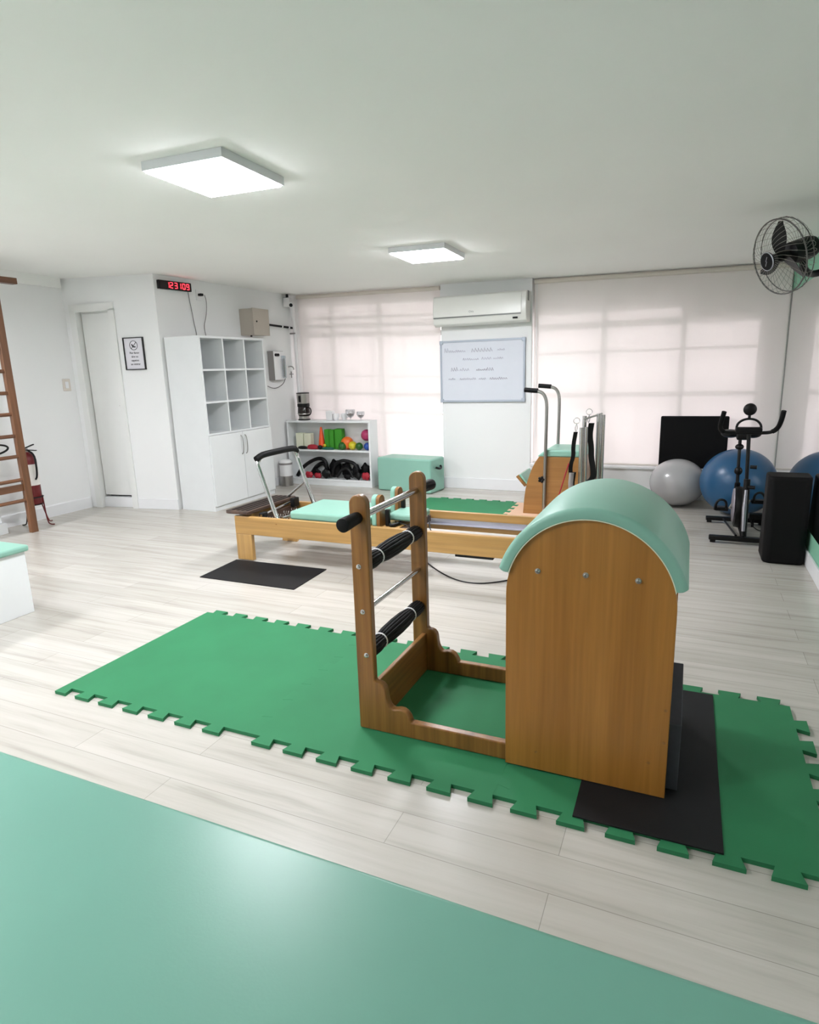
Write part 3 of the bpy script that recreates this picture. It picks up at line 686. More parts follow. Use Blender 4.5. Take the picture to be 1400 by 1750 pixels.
# ================================================================== MINT STORAGE BOX
t = thing('padded_box', 'mint green padded box with black cord handle beside the shelf unit', 'box', (-3.03, 6.78, 0), 0.0)
poly = [(-3.405, 6.655), (-2.672, 6.560), (-2.630, 6.905), (-3.36, 6.985)]
build('box_body', MB().prism(poly, 2, 0.004, 0.402), M['mint'], t, bevel=0.022, seg=5)
hc = Vector((-2.645, 6.73, 0.30))
build('rope_handle', MB().tube(smooth_path([hc+Vector((-0.004, -0.06, 0)), hc+Vector((0.022, -0.045, -0.012)), hc+Vector((0.032, 0, -0.020)), hc+Vector((0.026, 0.045, -0.008)), hc+Vector((0.008, 0.06, 0.004))], 2), 0.013, 10), M['black'], t)

# ================================================================== SHELF UNIT AND WHAT IT HOLDS
t = thing('shelf_unit', 'low open white shelf unit with two shelves by the window', 'shelf', (-4.16, 6.86, 0))
SX0, SX1, SY0, SY1 = -4.745, -3.54, 6.76, 6.968
build('side_panel', MB().box(SX0, SX0+0.022, SY0, SY1, 0, 0.80), M['lam'], t, bevel=0.001)
build('side_panel', MB().box(SX1-0.022, SX1, SY0, SY1, 0, 0.80), M['lam'], t, bevel=0.001)
build('top_board', MB().box(SX0, SX1, SY0-0.004, SY1, 0.80, 0.825), M['lam'], t, bevel=0.001)
build('shelf_board', MB().box(SX0+0.022, SX1-0.022, SY0+0.003, SY1-0.006, 0.435, 0.458), M['lam'], t, bevel=0.001)
build('shelf_board', MB().box(SX0+0.022, SX1-0.022, SY0+0.003, SY1-0.006, 0.06, 0.083), M['lam'], t, bevel=0.001)
build('plinth', MB().box(SX0+0.022, SX1-0.022, SY0+0.01, SY0+0.025, 0.0, 0.06), M['lam'], t)
build('back_panel', MB().box(SX0+0.022, SX1-0.022, SY1-0.006, SY1, 0.06, 0.80), M['lam'], t)
SH = 0.458
G = 'exercise props on the upper shelf'
def blk(x0, x1, y0, y1, z1, m_, label, z0=SH):
    return one('foam_block', MB().box(x0, x1, y0, y1, z0, z1), m_, label, 'foam block', ((x0+x1)/2, (y0+y1)/2, z0), bevel=0.005)
blk(-4.655, -4.552, 6.82, 6.90, 0.658, M['cream'], 'cream foam block nearest the left end of the upper shelf')
blk(-4.535, -4.430, 6.82, 6.90, 0.655, M['cream'], 'cream foam block closer to the orange cone')
blk(-4.225, -4.160, 6.82, 6.90, 0.71, M['gblock'], 'narrow green foam block right beside the orange cone')
blk(-4.155, -4.095, 6.82, 6.90, 0.705, M['gblock'], 'middle green foam block between two other green blocks')
blk(-4.088, -3.985, 6.845, 6.93, 0.715, M['gblock'], 'green foam block set back behind the orange ball')
t = thing('traffic_cone', 'orange plastic cone standing on the upper shelf', 'cone', (-4.285, 6.85, SH))
build('base_plate', MB().box(-4.335, -4.235, 6.80, 6.90, SH, SH+0.012), M['orange'], t, bevel=0.003)
build('cone_body', MB().lathe([(0.048, SH+0.012), (0.046, SH+0.03), (0.014, SH+0.27), (0.010, SH+0.28), (0.006, SH+0.28)], (-4.285, 6.85, 0), 2, 24), M['orange'], t)
def sball(x, y, r_, m_, label, z0=SH):
    t_ = one('exercise_ball', MB().ball((x, y, z0+r_), r_), m_, label, 'ball', (x, y, z0)); return t_
sball(-3.925, 6.872, 0.080, M['oball'], 'large orange soft ball behind the green ball on the shelf')
sball(-3.955, 6.798, 0.050, M['gball'], 'small green ball in front of the orange ball')
sball(-3.825, 6.83, 0.054, M['yball'], 'small yellow ball between two green balls')
sball(-3.725, 6.815, 0.048, M['gball'], 'small dark green ball between the yellow and blue balls')
sball(-3.610, 6.822, 0.048, M['bball'], 'small blue ball at the right end of the upper shelf')
t = one('exercise_ball', MB().ball((-3.640, 6.868, 0.640), 0.072), M['pball'], 'glossy pink ball resting on top of the blue and green balls', 'ball', (-3.640, 6.868, 0.568))
def disc(x, y, z, rx, h_, m_, label, sy=0.8, nm='balance_disc', cat='balance disc'):
    return one(nm, MB().lathe([(rx*0.6, 0), (rx*0.95, h_*0.15), (rx, h_*0.4), (rx*0.85, h_*0.8), (rx*0.4, h_), (0.0005, h_)], (x, y, z), 2, 24, 1, sy), m_, label, cat, (x, y, z))
disc(-4.535, 6.785, SH, 0.075, 0.042, M['black'], 'flat black half ball in front of the cream blocks', 0.3)
disc(-4.385, 6.79, SH, 0.085, 0.062, M['reddisc'], 'red half ball left of the orange cone', 0.33)
disc(-4.165, 6.79, SH, 0.095, 0.034, M['teal'], 'flat dark teal disc in front of the green blocks', 0.3)
one('massage_ball', MB().ball((-4.21, 6.795, SH+0.052), 0.020), M['yball'], 'tiny yellowish ball lying on the teal disc', 'ball', (-4.21, 6.795, SH+0.03))
one('ankle_weight', MB().ball((-4.275, 6.785, SH+0.028), 0.034, 0.022, 0.028), M['black'], 'small black weight at the foot of the orange cone', 'weight', (-4.275, 6.785, SH))
# lower shelf
LZ = 0.083
def loop(pts, r_, m_, label, nm='resistance_strap', cat='strap'):
    c = sum((Vector(p) for p in pts), Vector())/len(pts)
    return one(nm, MB().tube(smooth_path(pts, 2), r_, 10), m_, label, cat, (c.x, c.y, LZ))
loop([(-4.66, 6.81, LZ+0.02), (-4.60, 6.81, LZ+0.11), (-4.48, 6.82, LZ+0.20), (-4.34, 6.83, LZ+0.26), (-4.24, 6.83, LZ+0.24), (-4.21, 6.83, LZ+0.13), (-4.28, 6.83, LZ+0.05)], 0.024, M['black'], 'black strap arching up at the left of the lower shelf')
loop([(-4.50, 6.90, LZ+0.03), (-4.42, 6.90, LZ+0.14), (-4.32, 6.90, LZ+0.19), (-4.26, 6.90, LZ+0.14), (-4.25, 6.90, LZ+0.04)], 0.028, M['black'], 'black strap behind the red bundles on the lower shelf')
loop([(-4.14, 6.82, LZ+0.03), (-4.10, 6.82, LZ+0.17), (-4.00, 6.82, LZ+0.24), (-3.90, 6.83, LZ+0.23), (-3.80, 6.83, LZ+0.20), (-3.76, 6.83, LZ+0.10), (-3.80, 6.82, LZ+0.03)], 0.022, M['black'], 'black strap with the widest arch in the middle of the lower shelf')
loop([(-4.05, 6.78, LZ+0.03), (-3.98, 6.79, LZ+0.13), (-3.88, 6.79, LZ+0.15), (-3.82, 6.79, LZ+0.03)], 0.018, M['black'], 'short black strap at the front of the lower shelf')
def lump(x, y, rx, ry, rz_, m_, label, cat='weight', nm='ankle_weight'):
    mb = MB().ball((0, 0, 0), rx, ry, rz_, 20, 12)
    rnd = random.Random(int(abs(x*1000)))
    ph = [rnd.uniform(0, 6) for _ in range(3)]
    mb.v = [(v[0]*(1+0.12*math.sin(9*v[2]/rz_+ph[0])), v[1]*(1+0.1*math.sin(7*v[0]/rx+ph[1])), v[2]*(1+0.14*math.sin(6*v[0]/rx+ph[2]))) for v in mb.v]
    zmin = min(v[2] for v in mb.v)
    mb.xf(Matrix.Translation((x, y, LZ-zmin)))
    return one(nm, mb, m_, label, cat, (x, y, LZ))
lump(-4.13, 6.895, 0.088, 0.050, 0.115, M['blackvinyl'], 'tall black padded weight standing behind the straps')
lump(-3.965, 6.895, 0.070, 0.050, 0.10, M['blackvinyl'], 'round black padded weight under the widest strap')
lump(-3.825, 6.90, 0.058, 0.045, 0.085, M['black'], 'black padded weight right of the widest strap')
lump(-3.69, 6.89, 0.066, 0.05, 0.095, M['blackvinyl'], 'black padded weight at the right end above the red one')
lump(-4.47, 6.79, 0.060, 0.026, 0.042, M['reddisc'], 'crimson bundle at the front left of the lower shelf', 'bundle', 'rolled_band')
lump(-4.34, 6.795, 0.055, 0.026, 0.036, M['reddisc'], 'crimson bundle beside the left red one, half in shadow', 'bundle', 'rolled_band')
lump(-3.635, 6.79, 0.058, 0.026, 0.050, M['reddisc'], 'bright red bundle at the right end of the lower shelf', 'bundle', 'rolled_band')
lump(-4.21, 6.79, 0.07, 0.028, 0.06, M['black'], 'black padded weight at the front between the red bundles')
lump(-3.74, 6.785, 0.035, 0.022, 0.05, M['black'], 'small black weight next to the bright red bundle')
lump(-4.385, 6.845, 0.06, 0.028, 0.055, M['blackvinyl'], 'black padded weight tucked behind the two left red bundles')
lump(-3.90, 6.785, 0.05, 0.02, 0.035, M['blackvinyl'], 'flat black weight at the front below the short strap')
# on top of the shelf unit
TZ = 0.825
cx_, cy_ = -4.535, 6.865
t = thing('coffee_maker', 'black and steel coffee maker with a glass jug', 'coffee maker', (cx_, cy_, TZ))
build('base', MB().lathe([(0.078, 0), (0.078, 0.012), (0.072, 0.016)], (cx_, cy_, TZ), 2, 28), M['black'], t)
build('hot_plate', MB().lathe([(0.070, 0.016), (0.070, 0.048), (0.066, 0.052)], (cx_, cy_, TZ), 2, 28), M['steel'], t)
j = build('jug', MB().lathe([(0.064, 0.053), (0.077, 0.066), (0.079, 0.11), (0.073, 0.165), (0.071, 0.168)], (cx_, cy_, TZ), 2, 28), M['coffee'], t)
build('jug_band', MB().lathe([(0.0795, 0.072), (0.0805, 0.075), (0.0805, 0.083), (0.0795, 0.086)], (cx_, cy_, TZ), 2, 28), M['steel'], j)
build('jug_handle', MB().tube(smooth_path([(cx_+0.070, cy_-0.02, TZ+0.160), (cx_+0.118, cy_-0.03, TZ+0.155), (cx_+0.130, cy_-0.03, TZ+0.11), (cx_+0.112, cy_-0.03, TZ+0.07), (cx_+0.076, cy_-0.02, TZ+0.062)], 2), 0.008, 10), M['black'], j)
build('jug_lid', MB().lathe([(0.076, 0.168), (0.079, 0.175), (0.079, 0.205), (0.074, 0.21)], (cx_, cy_, TZ), 2, 28), M['black'], t)
build('water_tank', MB().lathe([(0.074, 0.21), (0.079, 0.22), (0.081, 0.335)], (cx_, cy_, TZ), 2, 28), M['steel'], t)
build('tank_lid', MB().lathe([(0.083, 0.335), (0.083, 0.345), (0.05, 0.350)], (cx_, cy_, TZ), 2, 28), M['black'], t)
build('level_window', MB().box(cx_+0.0-0.018, cx_+0.018, cy_-0.084, cy_-0.076, TZ+0.23, TZ+0.31), M['black'], t, bevel=0.003)
t = one('sugar_tin', MB().box(-4.185, -4.095, 6.82, 6.90, TZ, TZ+0.115), M['white'], 'plain white box beside the cups on the shelf unit', 'box', (-4.14, 6.86, TZ), bevel=0.008)
def cup(x, y, label):
    t_ = thing('cup', label, 'cup', (x, y, TZ))
    build('cup_body', MB().lathe([(0.022, 0), (0.026, 0.004), (0.040, 0.04), (0.043, 0.082), (0.040, 0.082), (0.036, 0.042), (0.022, 0.008), (0.0005, 0.007)], (x, y, TZ), 2, 24), M['white'], t_)
    build('handle', MB().tube(smooth_path([(x+0.040, y, TZ+0.070), (x+0.064, y, TZ+0.066), (x+0.066, y, TZ+0.042), (x+0.036, y, TZ+0.026)], 2), 0.005, 8), M['white'], t_)
cup(-4.045, 6.835, 'white cup beside the plain white box'); cup(-3.965, 6.90, 'white cup set back near the wide glass bowl')
def goblet(x, y, s_, label):
    t_ = thing('goblet', label, 'glass bowl', (x, y, TZ))
    build('bowl', MB().lathe([(0.030*s_, 0), (0.030*s_, 0.003), (0.005, 0.006), (0.004, 0.022*s_), (0.012, 0.028*s_), (0.040*s_, 0.050*s_), (0.058*s_, 0.085*s_), (0.055*s_, 0.125*s_), (0.053*s_, 0.125*s_), (0.055*s_, 0.085*s_), (0.037*s_, 0.053*s_), (0.001, 0.033*s_)], (x, y, TZ), 2, 28), M['clear'], t_)
    build('contents', MB().lathe([(0.0005, 0.0345*s_), (0.034*s_, 0.0545*s_), (0.046*s_, 0.070*s_), (0.030*s_, 0.076*s_), (0.0005, 0.080*s_)], (x, y, TZ), 2, 20), M['capsule'], t_)
goblet(-3.852, 6.86, 1.05, 'wide stemmed glass bowl with a few brown capsules'); goblet(-3.708, 6.86, 0.85, 'smaller stemmed glass bowl at the right, fuller of brown capsules')

# ================================================================== CUBBY CABINET
CX, CY0, CY1, CH = -4.545, 5.075, 6.135, 1.815
t = thing('cubby_cabinet', 'tall white cabinet with nine open cubbies above two doors', 'cabinet', (-4.75, 5.6, 0))
def cquad(y0, y1, z0, z1, xf=CX, gap=0.006):
    return wallprism([(wl(y0)+gap, y0), (xf, y0), (xf, y1), (wl(y1)+gap, y1)], z0, z1)
build('side_panel', cquad(CY0, CY0+0.022, 0, CH, CX, 0.028), M['lam'], t, bevel=0.001)
build('side_panel', cquad(CY1-0.022, CY1, 0, CH), M['lam'], t, bevel=0.001)
build('top_panel', cquad(CY0+0.022, CY1-0.022, CH-0.022, CH), M['lam'], t, bevel=0.001)
mb = MB(); q = wallprism([(wl(CY0+0.022)+0.006, CY0+0.022), (wl(CY0+0.022)+0.016, CY0+0.022), (wl(CY1-0.022)+0.016, CY1-0.022), (wl(CY1-0.022)+0.006, CY1-0.022)], 0.05, CH-0.022)
build('back_panel', q, M['lam'], t)
zc = [0.815, 1.145, 1.475]
for z in zc: build('shelf_board', cquad(CY0+0.022, CY1-0.022, z-0.01, z+0.01, CX-0.002, 0.02), M['lam'], t, bevel=0.001)
yc_ = [5.436, 5.785]
for y in yc_: build('divider', cquad(y-0.009, y+0.009, 0.825, CH-0.022, CX-0.003, 0.02), M['lam'], t, bevel=0.001)
build('plinth', cquad(CY0+0.022, CY1-0.022, 0, 0.05, CX-0.002), M['lam'], t)
for k, (a, b2, hy) in enumerate(((CY0+0.004, (CY0+CY1)/2-0.002, -0.035), ((CY0+CY1)/2+0.002, CY1-0.004, 0.035))):
    d = build('cabinet_door', MB().box(CX+0.0005, CX+0.018, a, b2, 0.055, 0.803), M['lam'], t, bevel=0.0015)
    y = (CY0+CY1)/2+hy
    build('door_handle', MB().tube(smooth_path([(CX+0.018, y, 0.765), (CX+0.040, y, 0.745), (CX+0.046, y, 0.66), (CX+0.040, y, 0.575), (CX+0.018, y, 0.555)], 2), 0.0055, 10), M['steel'], d)

# waste bin
bx, by = -4.715, 6.635
t = thing('waste_bin', 'small steel pedal bin with a white liner beside the cabinet', 'bin', (bx, by, 0))
build('bin_body', MB().lathe([(0.078, 0.0), (0.080, 0.006), (0.080, 0.135), (0.074, 0.14)], (bx, by, 0), 2, 28), M['steel'], t)
build('liner', MB().lathe([(0.080, 0.13), (0.083, 0.15), (0.081, 0.20), (0.084, 0.25), (0.082, 0.275)], (bx, by, 0), 2, 28), M['white'], t)
build('rim_band', MB().lathe([(0.085, 0.275), (0.086, 0.28), (0.086, 0.298), (0.083, 0.30)], (bx, by, 0), 2, 28), M['greyside'], t)
build('lid', MB().lathe([(0.084, 0.30), (0.082, 0.315), (0.06, 0.335), (0.001, 0.345)], (bx, by, 0), 2, 28), M['white'], t)

# ================================================================== ON THE SIDE WALL
def wx(y, d=0.0): return wl(y)+d
t = thing('digital_clock', 'black wall clock with glowing red digits', 'clock', (wl(5.29), 5.29, 2.34))
WA = math.atan(0.128)
Mw = lambda y, z: Matrix.Translation((wl(y), y, z)) @ Matrix.Rotation(-WA, 4, 'Z')     # local: x out of wall, y along wall, z up
def wbox(y, z, x0, x1, y0, y1, z0, z1): return MB().box(x0, x1, y0, y1, z0, z1).xf(Mw(y, z))
build('case', wbox(5.29, 2.338, 0.001, 0.035, -0.205, 0.205, -0.043, 0.043), M['black'], t, bevel=0.004)
build('face', wbox(5.29, 2.338, 0.0352, 0.037, -0.195, 0.195, -0.036, 0.036), M['clockface'], t)
SEG = {'0': 'abcdef', '1': 'bc', '2': 'abged', '3': 'abgcd', '9': 'abcdfg'}
def digit(ch, oy):
    w_, h_, th = 0.030, 0.026, 0.0075
    R = {'a': (-w_/2, w_/2, h_-th/2, h_+th/2), 'g': (-w_/2, w_/2, -th/2, th/2), 'd': (-w_/2, w_/2, -h_-th/2, -h_+th/2),
         'f': (-w_/2-th/2, -w_/2+th/2, 0.003, h_), 'b': (w_/2-th/2, w_/2+th/2, 0.003, h_), 'e': (-w_/2-th/2, -w_/2+th/2, -h_, -0.003), 'c': (w_/2-th/2, w_/2+th/2, -h_, -0.003)}
    mb = MB()
    for s_ in SEG[ch]:
        a, b2, c, d_ = R[s_]; mb.box(0.0372, 0.0385, oy+a, oy+b2, c*1.0, d_*1.0)
    return mb.xf(Mw(5.29, 2.338))
for ch, oy in zip('123109', (-0.098, -0.052, 0.004, 0.050, 0.103, 0.155)):
    build('digit', digit(ch, oy), M['led'], t, smooth=False)
one('clock_cord', MB().tube(smooth_path([(wx(5.46, 0.012), 5.46, 2.294), (wx(5.47, 0.01), 5.47, 2.20), (wx(5.485, 0.01), 5.487, 2.10), (wx(5.50, 0.01), 5.495, 2.0), (wx(5.51, 0.01), 5.515, 1.90), (wx(5.51, 0.01), 5.52, 1.82)], 2), 0.0032, 8), M['cable'], 'thin grey cord hanging from the clock down to the cabinet', 'cord', (wx(5.46), 5.46, 1.82))
t = thing('wall_outlet', 'small white outlet plate with a black plug right of the clock', 'outlet', (wl(5.60), 5.60, 2.27))
build('plate', wbox(5.60, 2.275, 0.001, 0.010, -0.032, 0.032, -0.055, 0.055), M['white'], t, bevel=0.003)
build('plug', wbox(5.60, 2.275, 0.010, 0.055, -0.010, 0.030, -0.013, 0.013), M['black'], t, bevel=0.004)
one('plug_cord', MB().tube(smooth_path([(wx(5.63, 0.055), 5.635, 2.275), (wx(5.65, 0.05), 5.66, 2.22), (wx(5.68, 0.012), 5.69, 2.12), (wx(5.66, 0.01), 5.665, 2.03), (wx(5.63, 0.01), 5.63, 1.95), (wx(5.645, 0.01), 5.65, 1.82)], 2), 0.0032, 8), M['cable'], 'thin grey cord running from the black plug down to the cabinet', 'cord', (wx(5.65), 5.65, 1.82))
t = thing('electrical_box', 'beige steel electrical box on the wall above the cabinet', 'electrical box', (wl(6.32), 6.32, 2.02))
build('enclosure', wallprism([(wl(6.175)+0.001, 6.175), (-4.705, 6.175), (-4.705, 6.475), (wl(6.475)+0.001, 6.475)], 1.868, 2.165), M['beigebox'], t, bevel=0.004)
dd = build('box_door', MB().box(-4.704, -4.688, 6.172, 6.478, 1.865, 2.168), M['beigebox'], t, bevel=0.003)
build('lock', MB().lathe([(0.011, 0), (0.011, 0.004), (0.006, 0.005)], (-4.688, 6.235, 2.02), 0, 14), M['black'], dd)
build('cable_gland', MB().cyl((-4.80, 6.26, 1.868), (-4.80, 6.26, 1.852), 0.012, 12), M['black'], t)
t = thing('conduit_pipe', 'black pipe with white clamps running from the electrical box to the window corner', 'pipe', (wl(6.75), 6.75, 2.0))
p0, p1 = Vector((-4.80, 6.49, 2.01)), Vector((-4.745, 7.07, 1.985))
build('pipe_run', MB().cyl(p0, p1, 0.013, 14), M['black'], t)
for k in (0.10, 0.60, 0.82): q = p0.lerp(p1, k); build('clamp', MB().cyl(q, q+(p1-p0).normalized()*0.02, 0.017, 14), M['white'], t)
t = thing('water_purifier', 'wall mounted white water purifier with grey side and clear canister', 'water purifier', (wl(6.68), 6.68, 1.51))
build('body_shell', wallprism([(wl(6.585)+0.001, 6.585), (-4.745, 6.585), (-4.745, 6.80), (wl(6.80)+0.001, 6.80)], 1.335, 1.692), M['greyside'], t, bevel=0.004)
build('front_cover', MB().box(-4.7445, -4.736, 6.588, 6.80, 1.34, 1.688), M['white'], t, bevel=0.003)
for y in (6.62, 6.665): build('knob', MB().lathe([(0.018, 0), (0.018, 0.018), (0.012, 0.022)], (-4.736, y, 1.645), 0, 14), M['black'], t)
build('filter_canister', MB().lathe([(0.018, 1.36), (0.026, 1.375), (0.026, 1.60), (0.029, 1.605), (0.029, 1.635)], (-4.705, 6.745, 0), 2, 18), M['bluetint'], t)
build('canister_core', MB().lathe([(0.012, 1.375), (0.012, 1.60)], (-4.705, 6.745, 0), 2, 12), M['greyside'], t)
build('water_hose', MB().tube(smooth_path([(-4.71, 6.76, 1.355), (-4.73, 6.74, 1.29), (-4.77, 6.66, 1.24), (-4.79, 6.58, 1.24), (-4.80, 6.50, 1.27)], 2), 0.0045, 8), M['cable'], t)
t = thing('wall_tap', 'small chrome tap with a valve on the white corner pipe', 'tap', (-4.77, 6.93, 1.5))
build('tap_body', MB().tube(smooth_path([(-4.775, 6.94, 1.50), (-4.72, 6.92, 1.505), (-4.68, 6.91, 1.49), (-4.675, 6.91, 1.46)], 2), 0.008, 10), M['steel'], t)
build('valve_handle', MB().box(-4.74, -4.70, 6.895, 6.935, 1.40, 1.412).cyl((-4.72, 6.915, 1.36), (-4.72, 6.915, 1.44), 0.007, 10), M['greyside'], t, bevel=0.002)
t = thing('drain_pipe', 'white vertical pipe in the window corner', 'pipe', (-4.72, 6.98, 0.84))
build('pipe_run', MB().tube(smooth_path([(-4.735, 7.045, 2.34), (-4.735, 7.045, 2.17), (-4.712, 7.045, 2.05), (-4.708, 7.045, 1.9), (-4.705, 7.045, 0.34)], 2), 0.024, 14), M['white'], t)
build('pipe_clip', MB().cyl((-4.765, 7.015, 1.915), (-4.69, 7.015, 1.915), 0.010, 10), M['greyside'], t)
t = thing('security_camera', 'white security camera with black lens at the ceiling corner', 'camera', (-4.70, 6.95, 2.30))
build('junction_box', MB().box(-4.775, -4.68, 6.92, 7.0, 2.235, 2.345), M['white'], t, bevel=0.006)
build('mount', MB().cyl((-4.715, 6.93, 2.345), (-4.715, 6.93, 2.385), 0.017, 12), M['black'], t)
hd = build('camera_head', MB().cyl((-4.66, 6.95, 2.262), (-4.625, 6.87, 2.245), 0.033, 18), M['white'], t)
build('lens', MB().cyl((-4.6250, 6.8698, 2.245), (-4.6235, 6.866, 2.2445), 0.022, 18), M['black'], hd)

# sign on the door wall
def dM(s, z): 
    q_ = dpt(s); return Matrix.Translation((q_[0], q_[1], z)) @ Matrix.Rotation(math.atan2(du.y, du.x), 4, 'Z')   # local x along wall, -y out
s0 = 0.815
t = thing('wall_sign', 'small framed paper sign with a crossed-out circle on the wall by the door', 'sign', (dpt(s0)[0], dpt(s0)[1], 1.665))
fmb = MB()
hw, hh = 0.122, 0.165
for a, b2, c, d_ in ((-hw, hw, hh-0.009, hh), (-hw, hw, -hh, -hh+0.009), (-hw, -hw+0.009, -hh+0.009, hh-0.009), (hw-0.009, hw, -hh+0.009, hh-0.009)): fmb.box(a, b2, -0.022, -0.001, c, d_)
build('frame', fmb.xf(dM(s0, 1.665)), M['blackink'], t, smooth=False)
build('paper', MB().box(-hw+0.009, hw-0.009, -0.010, -0.002, -hh+0.009, hh-0.009).xf(dM(s0, 1.665)), M['paper'], t, smooth=False)
ic = MB().tube([(0.046*math.cos(2*PI*i/32), -0.0108, 0.083+0.046*math.sin(2*PI*i/32)) for i in range(32)], 0.0028, 6, closed=True)
ic.tube([(0.031, -0.0108, 0.114), (-0.031, -0.0108, 0.052)], 0.0028, 6)
ic.prism([(-0.026, 0.098), (-0.018, 0.100), (-0.004, 0.078), (0.024, 0.072), (0.024, 0.062), (-0.004, 0.062), (-0.016, 0.070), (-0.026, 0.088)], 1, -0.0112, -0.0102)
build('symbol', ic.xf(dM(s0, 1.665)), M['blackink'], t)
def text_mesh(txt, size, mtx, m_, parent, name='lettering', depth=0.0008):
    cu = bpy.data.curves.new('txt', 'FONT'); cu.body = txt; cu.size = size; cu.align_x = 'CENTER'; cu.extrude = depth; cu.resolution_u = 3
    ob = bpy.data.objects.new('txt', cu); COL.objects.link(ob)
    bpy.context.view_layer.update()
    me = bpy.data.meshes.new_from_object(ob.evaluated_get(bpy.context.evaluated_depsgraph_get()))
    bpy.data.objects.remove(ob)
    mb = MB(); mb.v = [tuple(v.co) for v in me.vertices]; mb.f = [tuple(p.vertices) for p in me.polygons]
    mb.xf(mtx @ Matrix.Rotation(PI/2, 4, 'X'))
    return build(name, mb, m_, parent, smooth=False)
for k, (tx, sz) in enumerate((('Por favor', 0.031), ('tire os', 0.031), ('sapatos', 0.031), ('ao entrar', 0.031))):
    text_mesh(tx, sz, dM(s0, 1.665-0.002-0.038*k) @ Matrix.Translation((0, -0.0112, 0)), M['blackink'], t)
# light switch on the left wall
t = thing('light_switch', 'white light switch plate on the left wall beside the door', 'switch', (XL1, 4.76, 1.36))
build('plate', MB().box(XL1+0.0005, XL1+0.010, 4.725, 4.815, 1.302, 1.428), M['railwhite'], t, bevel=0.003)
build('rocker', MB().box(XL1+0.010, XL1+0.014, 4.750, 4.790, 1.33, 1.40), M['trim'], t, bevel=0.002)

# ================================================================== LEFT SIDE: WALL BARS, HOOP, EXTINGUISHER, STEP
t = thing('wall_bars', 'brown wooden wall bars ladder standing along the left wall', 'wall bars', (-5.68, 3.3, 0))
for y in (3.84, 2.72):
    build('upright_post', MB().box(-5.72, -5.675, y-0.034, y+0.034, 0.0, 2.28), M['barz'], t, bevel=0.004)
for z in (1.895, 1.708, 1.510, 1.315, 1.123, 0.925, 0.735, 0.515, 0.32):
    build('rung', MB().cyl((-5.700, 2.754, z), (-5.700, 3.806, z), 0.017, 12), M['bary'], t)
build('lower_board', MB().box(-5.715, -5.692, 2.754, 3.806, 0.41, 0.475), M['bary'], t, bevel=0.003)
build('top_board', MB().box(-5.745, -5.675, 2.55, 4.06, 2.281, 2.335), M['bary'], t, bevel=0.003)
for y in (3.84, 2.72): build('wall_bracket', MB().box(XL1+0.052, -5.72, y-0.02, y+0.02, 2.20, 2.24), M['barz'], t)
hp = []
for i in range(40):
    a = 2*PI*i/40; hp.append((-5.80+0.11*math.cos(a)*0.5, 3.60+0.19*math.sin(a), 0.806+0.055*math.cos(a)))
one('pilates_ring', MB().tube(hp, 0.009, 10, closed=True), M['black'], 'black exercise hoop resting on the wall bars', 'exercise ring', (-5.80, 3.60, 0.745))
ex, ey = -5.885, 4.02
t = thing('extinguisher_stand', 'dark three legged floor stand carrying the red fire extinguisher', 'stand', (ex, ey, 0))
for fx, fy in ((-6.04, 3.99), (-5.80, 4.10), (-5.95, 4.20)):
    d_ = Vector((fx-ex, fy-ey, 0)); d_.normalize()
    build('leg', MB().tube(smooth_path([(ex+d_.x*0.078, ey+d_.y*0.078, 0.30), (fx-d_.x*0.03, fy-d_.y*0.03, 0.03), (fx, fy, 0.006), (fx+d_.x*0.03, fy+d_.y*0.03, 0.006)], 2), 0.006, 8), M['red'] if fx > -6 else M['black'], t)
build('ring', MB().tube([(ex+0.084*math.cos(2*PI*i/28), ey+0.084*math.sin(2*PI*i/28), 0.30) for i in range(28)], 0.006, 8, closed=True), M['black'], t)
build('tray', MB().lathe([(0.078, 0.222), (0.080, 0.226), (0.078, 0.230)], (ex, ey, 0), 2, 24), M['black'], t)
t = thing('fire_extinguisher', 'red fire extinguisher with a white label behind the wall bars', 'fire extinguisher', (ex, ey, 0.231))
build('cylinder', MB().lathe([(0.070, 0.231), (0.076, 0.245), (0.076, 0.66), (0.068, 0.70), (0.040, 0.735), (0.022, 0.745)], (ex, ey, 0), 2, 28), M['red'], t)
build('label_band', MB().lathe([(0.0768, 0.42), (0.0772, 0.422), (0.0772, 0.625), (0.0768, 0.627)], (ex, ey, 0), 2, 28), M['label'], t)
v_ = build('valve', MB().cyl((ex, ey, 0.745), (ex, ey, 0.79), 0.017, 14), M['steel'], t)
build('lever', MB().obox((ex+0.05, ey+0.0, 0.80), (1, 0.2, 0.35), (0, 1, 0), (-0.35, 0, 1), 0.06, 0.008, 0.005), M['black'], v_)
build('lever', MB().obox((ex+0.06, ey+0.0, 0.765), (1, 0.2, -0.05), (0, 1, 0), (0.05, 0, 1), 0.07, 0.008, 0.004), M['black'], v_)
build('hose', MB().tube(smooth_path([(ex+0.02, ey, 0.765), (ex+0.10, ey+0.01, 0.72), (ex+0.115, ey, 0.60), (ex+0.11, ey-0.005, 0.51), (ex+0.09, ey-0.01, 0.48)], 2), 0.009, 10), M['black'], t)
t = thing('step_block', 'white two tier step block by the left wall below the wall bars', 'step', (-6.0, 3.2, 0))
build('lower_tier', MB().box(-6.128, -5.89, 2.7, 3.72, 0, 0.103), M['lam'], t, bevel=0.004)
build('upper_tier', MB().box(-6.128, -5.93, 2.75, 3.70, 0.103, 0.20), M['lam'], t, bevel=0.004)

